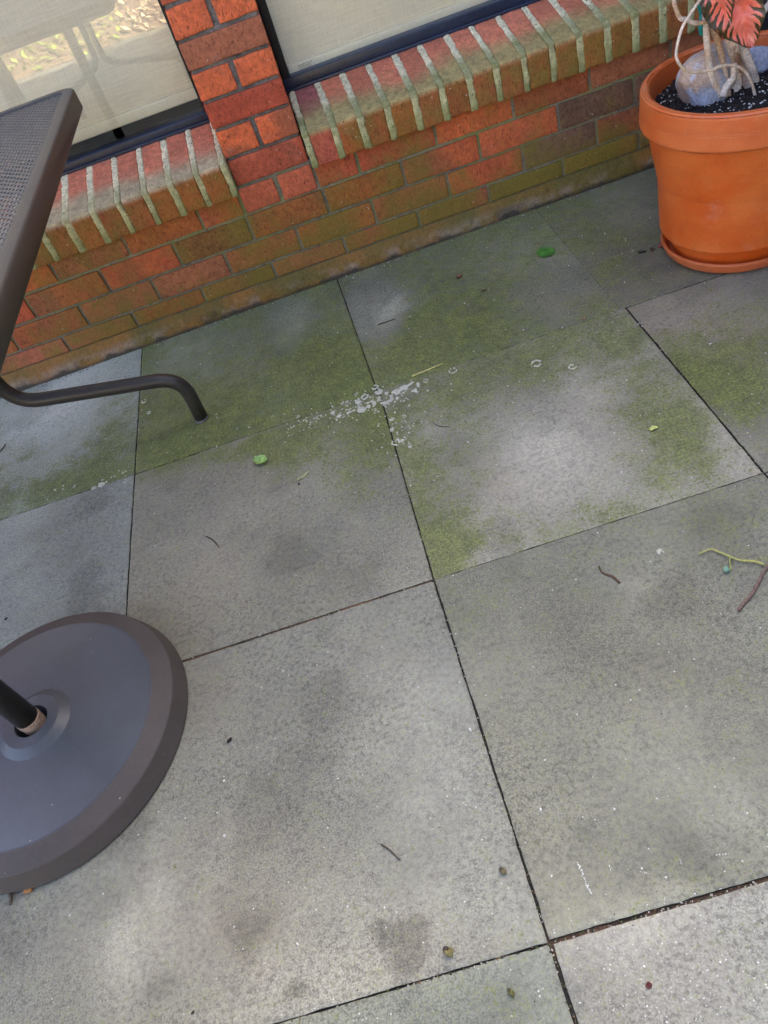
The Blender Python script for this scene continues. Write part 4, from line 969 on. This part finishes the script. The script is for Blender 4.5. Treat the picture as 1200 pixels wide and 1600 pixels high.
def nut(u, v, r, lab, col, cup, k):
    c = fl(u, v, r * .8); o = empty('acorn', c * [1, 1, 0]); WORLD[o.name] = Vector(o.location); tag(o, lab, 'acorn', 'acorns on the near slabs')
    A = Acc(); pebble(A, c, r, col, k, (1.15, .9, .9), 3); A.build('nut', M_ATTR, o)
    A = Acc(); pebble(A, c + np.array([-.45 * r, .6 * r, .25 * r]), r * .78, cup, k + 2, (1, 1, .8), 2); A.build('cup', M_ATTR, o)
nut(701, 1488, .0050, 'largest acorn, brown and green, above the nearest dark joint', (.20, .17, .06), (.05, .04, .03), 2)
nut(786, 1361, .0038, 'brown acorn near the long central joint', (.15, .12, .055), (.07, .06, .04), 4)
nut(799, 1551, .0036, 'olive acorn on the slab at the bottom edge', (.13, .13, .04), (.06, .06, .03), 6)
def seed(u, v, L, ang, lab, col=(.012, .011, .010)):
    c = fl(u, v, .0022); A = Acc(); pebble(A, c, L, col, 0, (1, .5, .5), 2); V = A.v[0] - c; ca, sa = math.cos(ang), math.sin(ang)
    A.v[0] = np.c_[V[:, 0] * ca - V[:, 1] * sa, V[:, 0] * sa + V[:, 1] * ca, V[:, 2]] + c; tag(A.build('seed', M_ATTR, origin=c), lab, 'seed')
seed(358, 1157, .0050, .5, 'black oval seed right of the umbrella base')
seed(467, 756, .0030, .3, 'small black seed under the faded leaf shred')
seed(9, 967, .0036, .6, 'black seed at the left edge above the umbrella base')
seed(301, 1582, .0026, .6, 'dark green seed at the bottom left of the near slab', (.03, .035, .012))
A = Acc(); V, F, N = block_vf(fl(46, 1392) + [-.006, -.0035, .0003], fl(46, 1392) + [.006, .0035, .006], .0012, (3, 3, 3)); A.add(V, F, (.42, .20, .07)); tag(A.build('wood_chip', M_ATTR, origin=fl(46, 1392)), 'small orange wood chip at the rim of the umbrella base', 'wood chip')

# ------------------------------------------------------------ garden bank behind the camera (seen mirrored in the left window)
def bank(s):
    P = np.c_[-9 + 18 * s[:, 0], -3.63 - 9 * s[:, 1], np.zeros(len(s))]
    P[:, 2] = -.02 + 2.6 * s[:, 1] ** .8 + .25 * (fbm(P, .9, 3, 4) - .5) * sstep(0, .1, s[:, 1]); return P
A = Acc(); V, F, S = grid(90, 50, bank); g = fbm(V, 3, 5, 4)
A.add(V, F, np.array([.22, .15, .09]) * (.5 + g)[:, None]); tag(A.build('garden_bank', M_ATTR), kind='structure')
A = Acc(); rng2 = np.random.default_rng(8)
for k in range(15000):
    s = np.array([[rng2.uniform(.26, .54), rng2.uniform(0, .8) ** 1.5]]); p = bank(s)[0] + [0, 0, rng2.uniform(.0, .10)]
    ang, tl = rng2.uniform(0, 6.28), rng2.uniform(-.7, .7); L = rng2.uniform(.012, .032); a = np.array([math.cos(ang), math.sin(ang), math.sin(tl)]) * L; b = np.array([-math.sin(ang), math.cos(ang), .5 * math.sin(tl * 2)]) * L * .6
    ivy = fbm(p[None], 1.3, 12, 3)[0] > .44
    col = np.array([.30, .40, .05]) * rng2.uniform(.6, 1.8) if ivy else np.array([.62, .47, .27]) * rng2.uniform(.5, 1.4)
    A.add([p - a, p - b * .8, p + a, p + b * .8], [(0, 1, 2, 3)], np.clip(col, 0, .8))
tag(A.build('leaf_litter', M_ATTR, smooth=False), 'sunlit leaf litter and ivy covering the garden bank', 'leaf litter', kind='stuff')
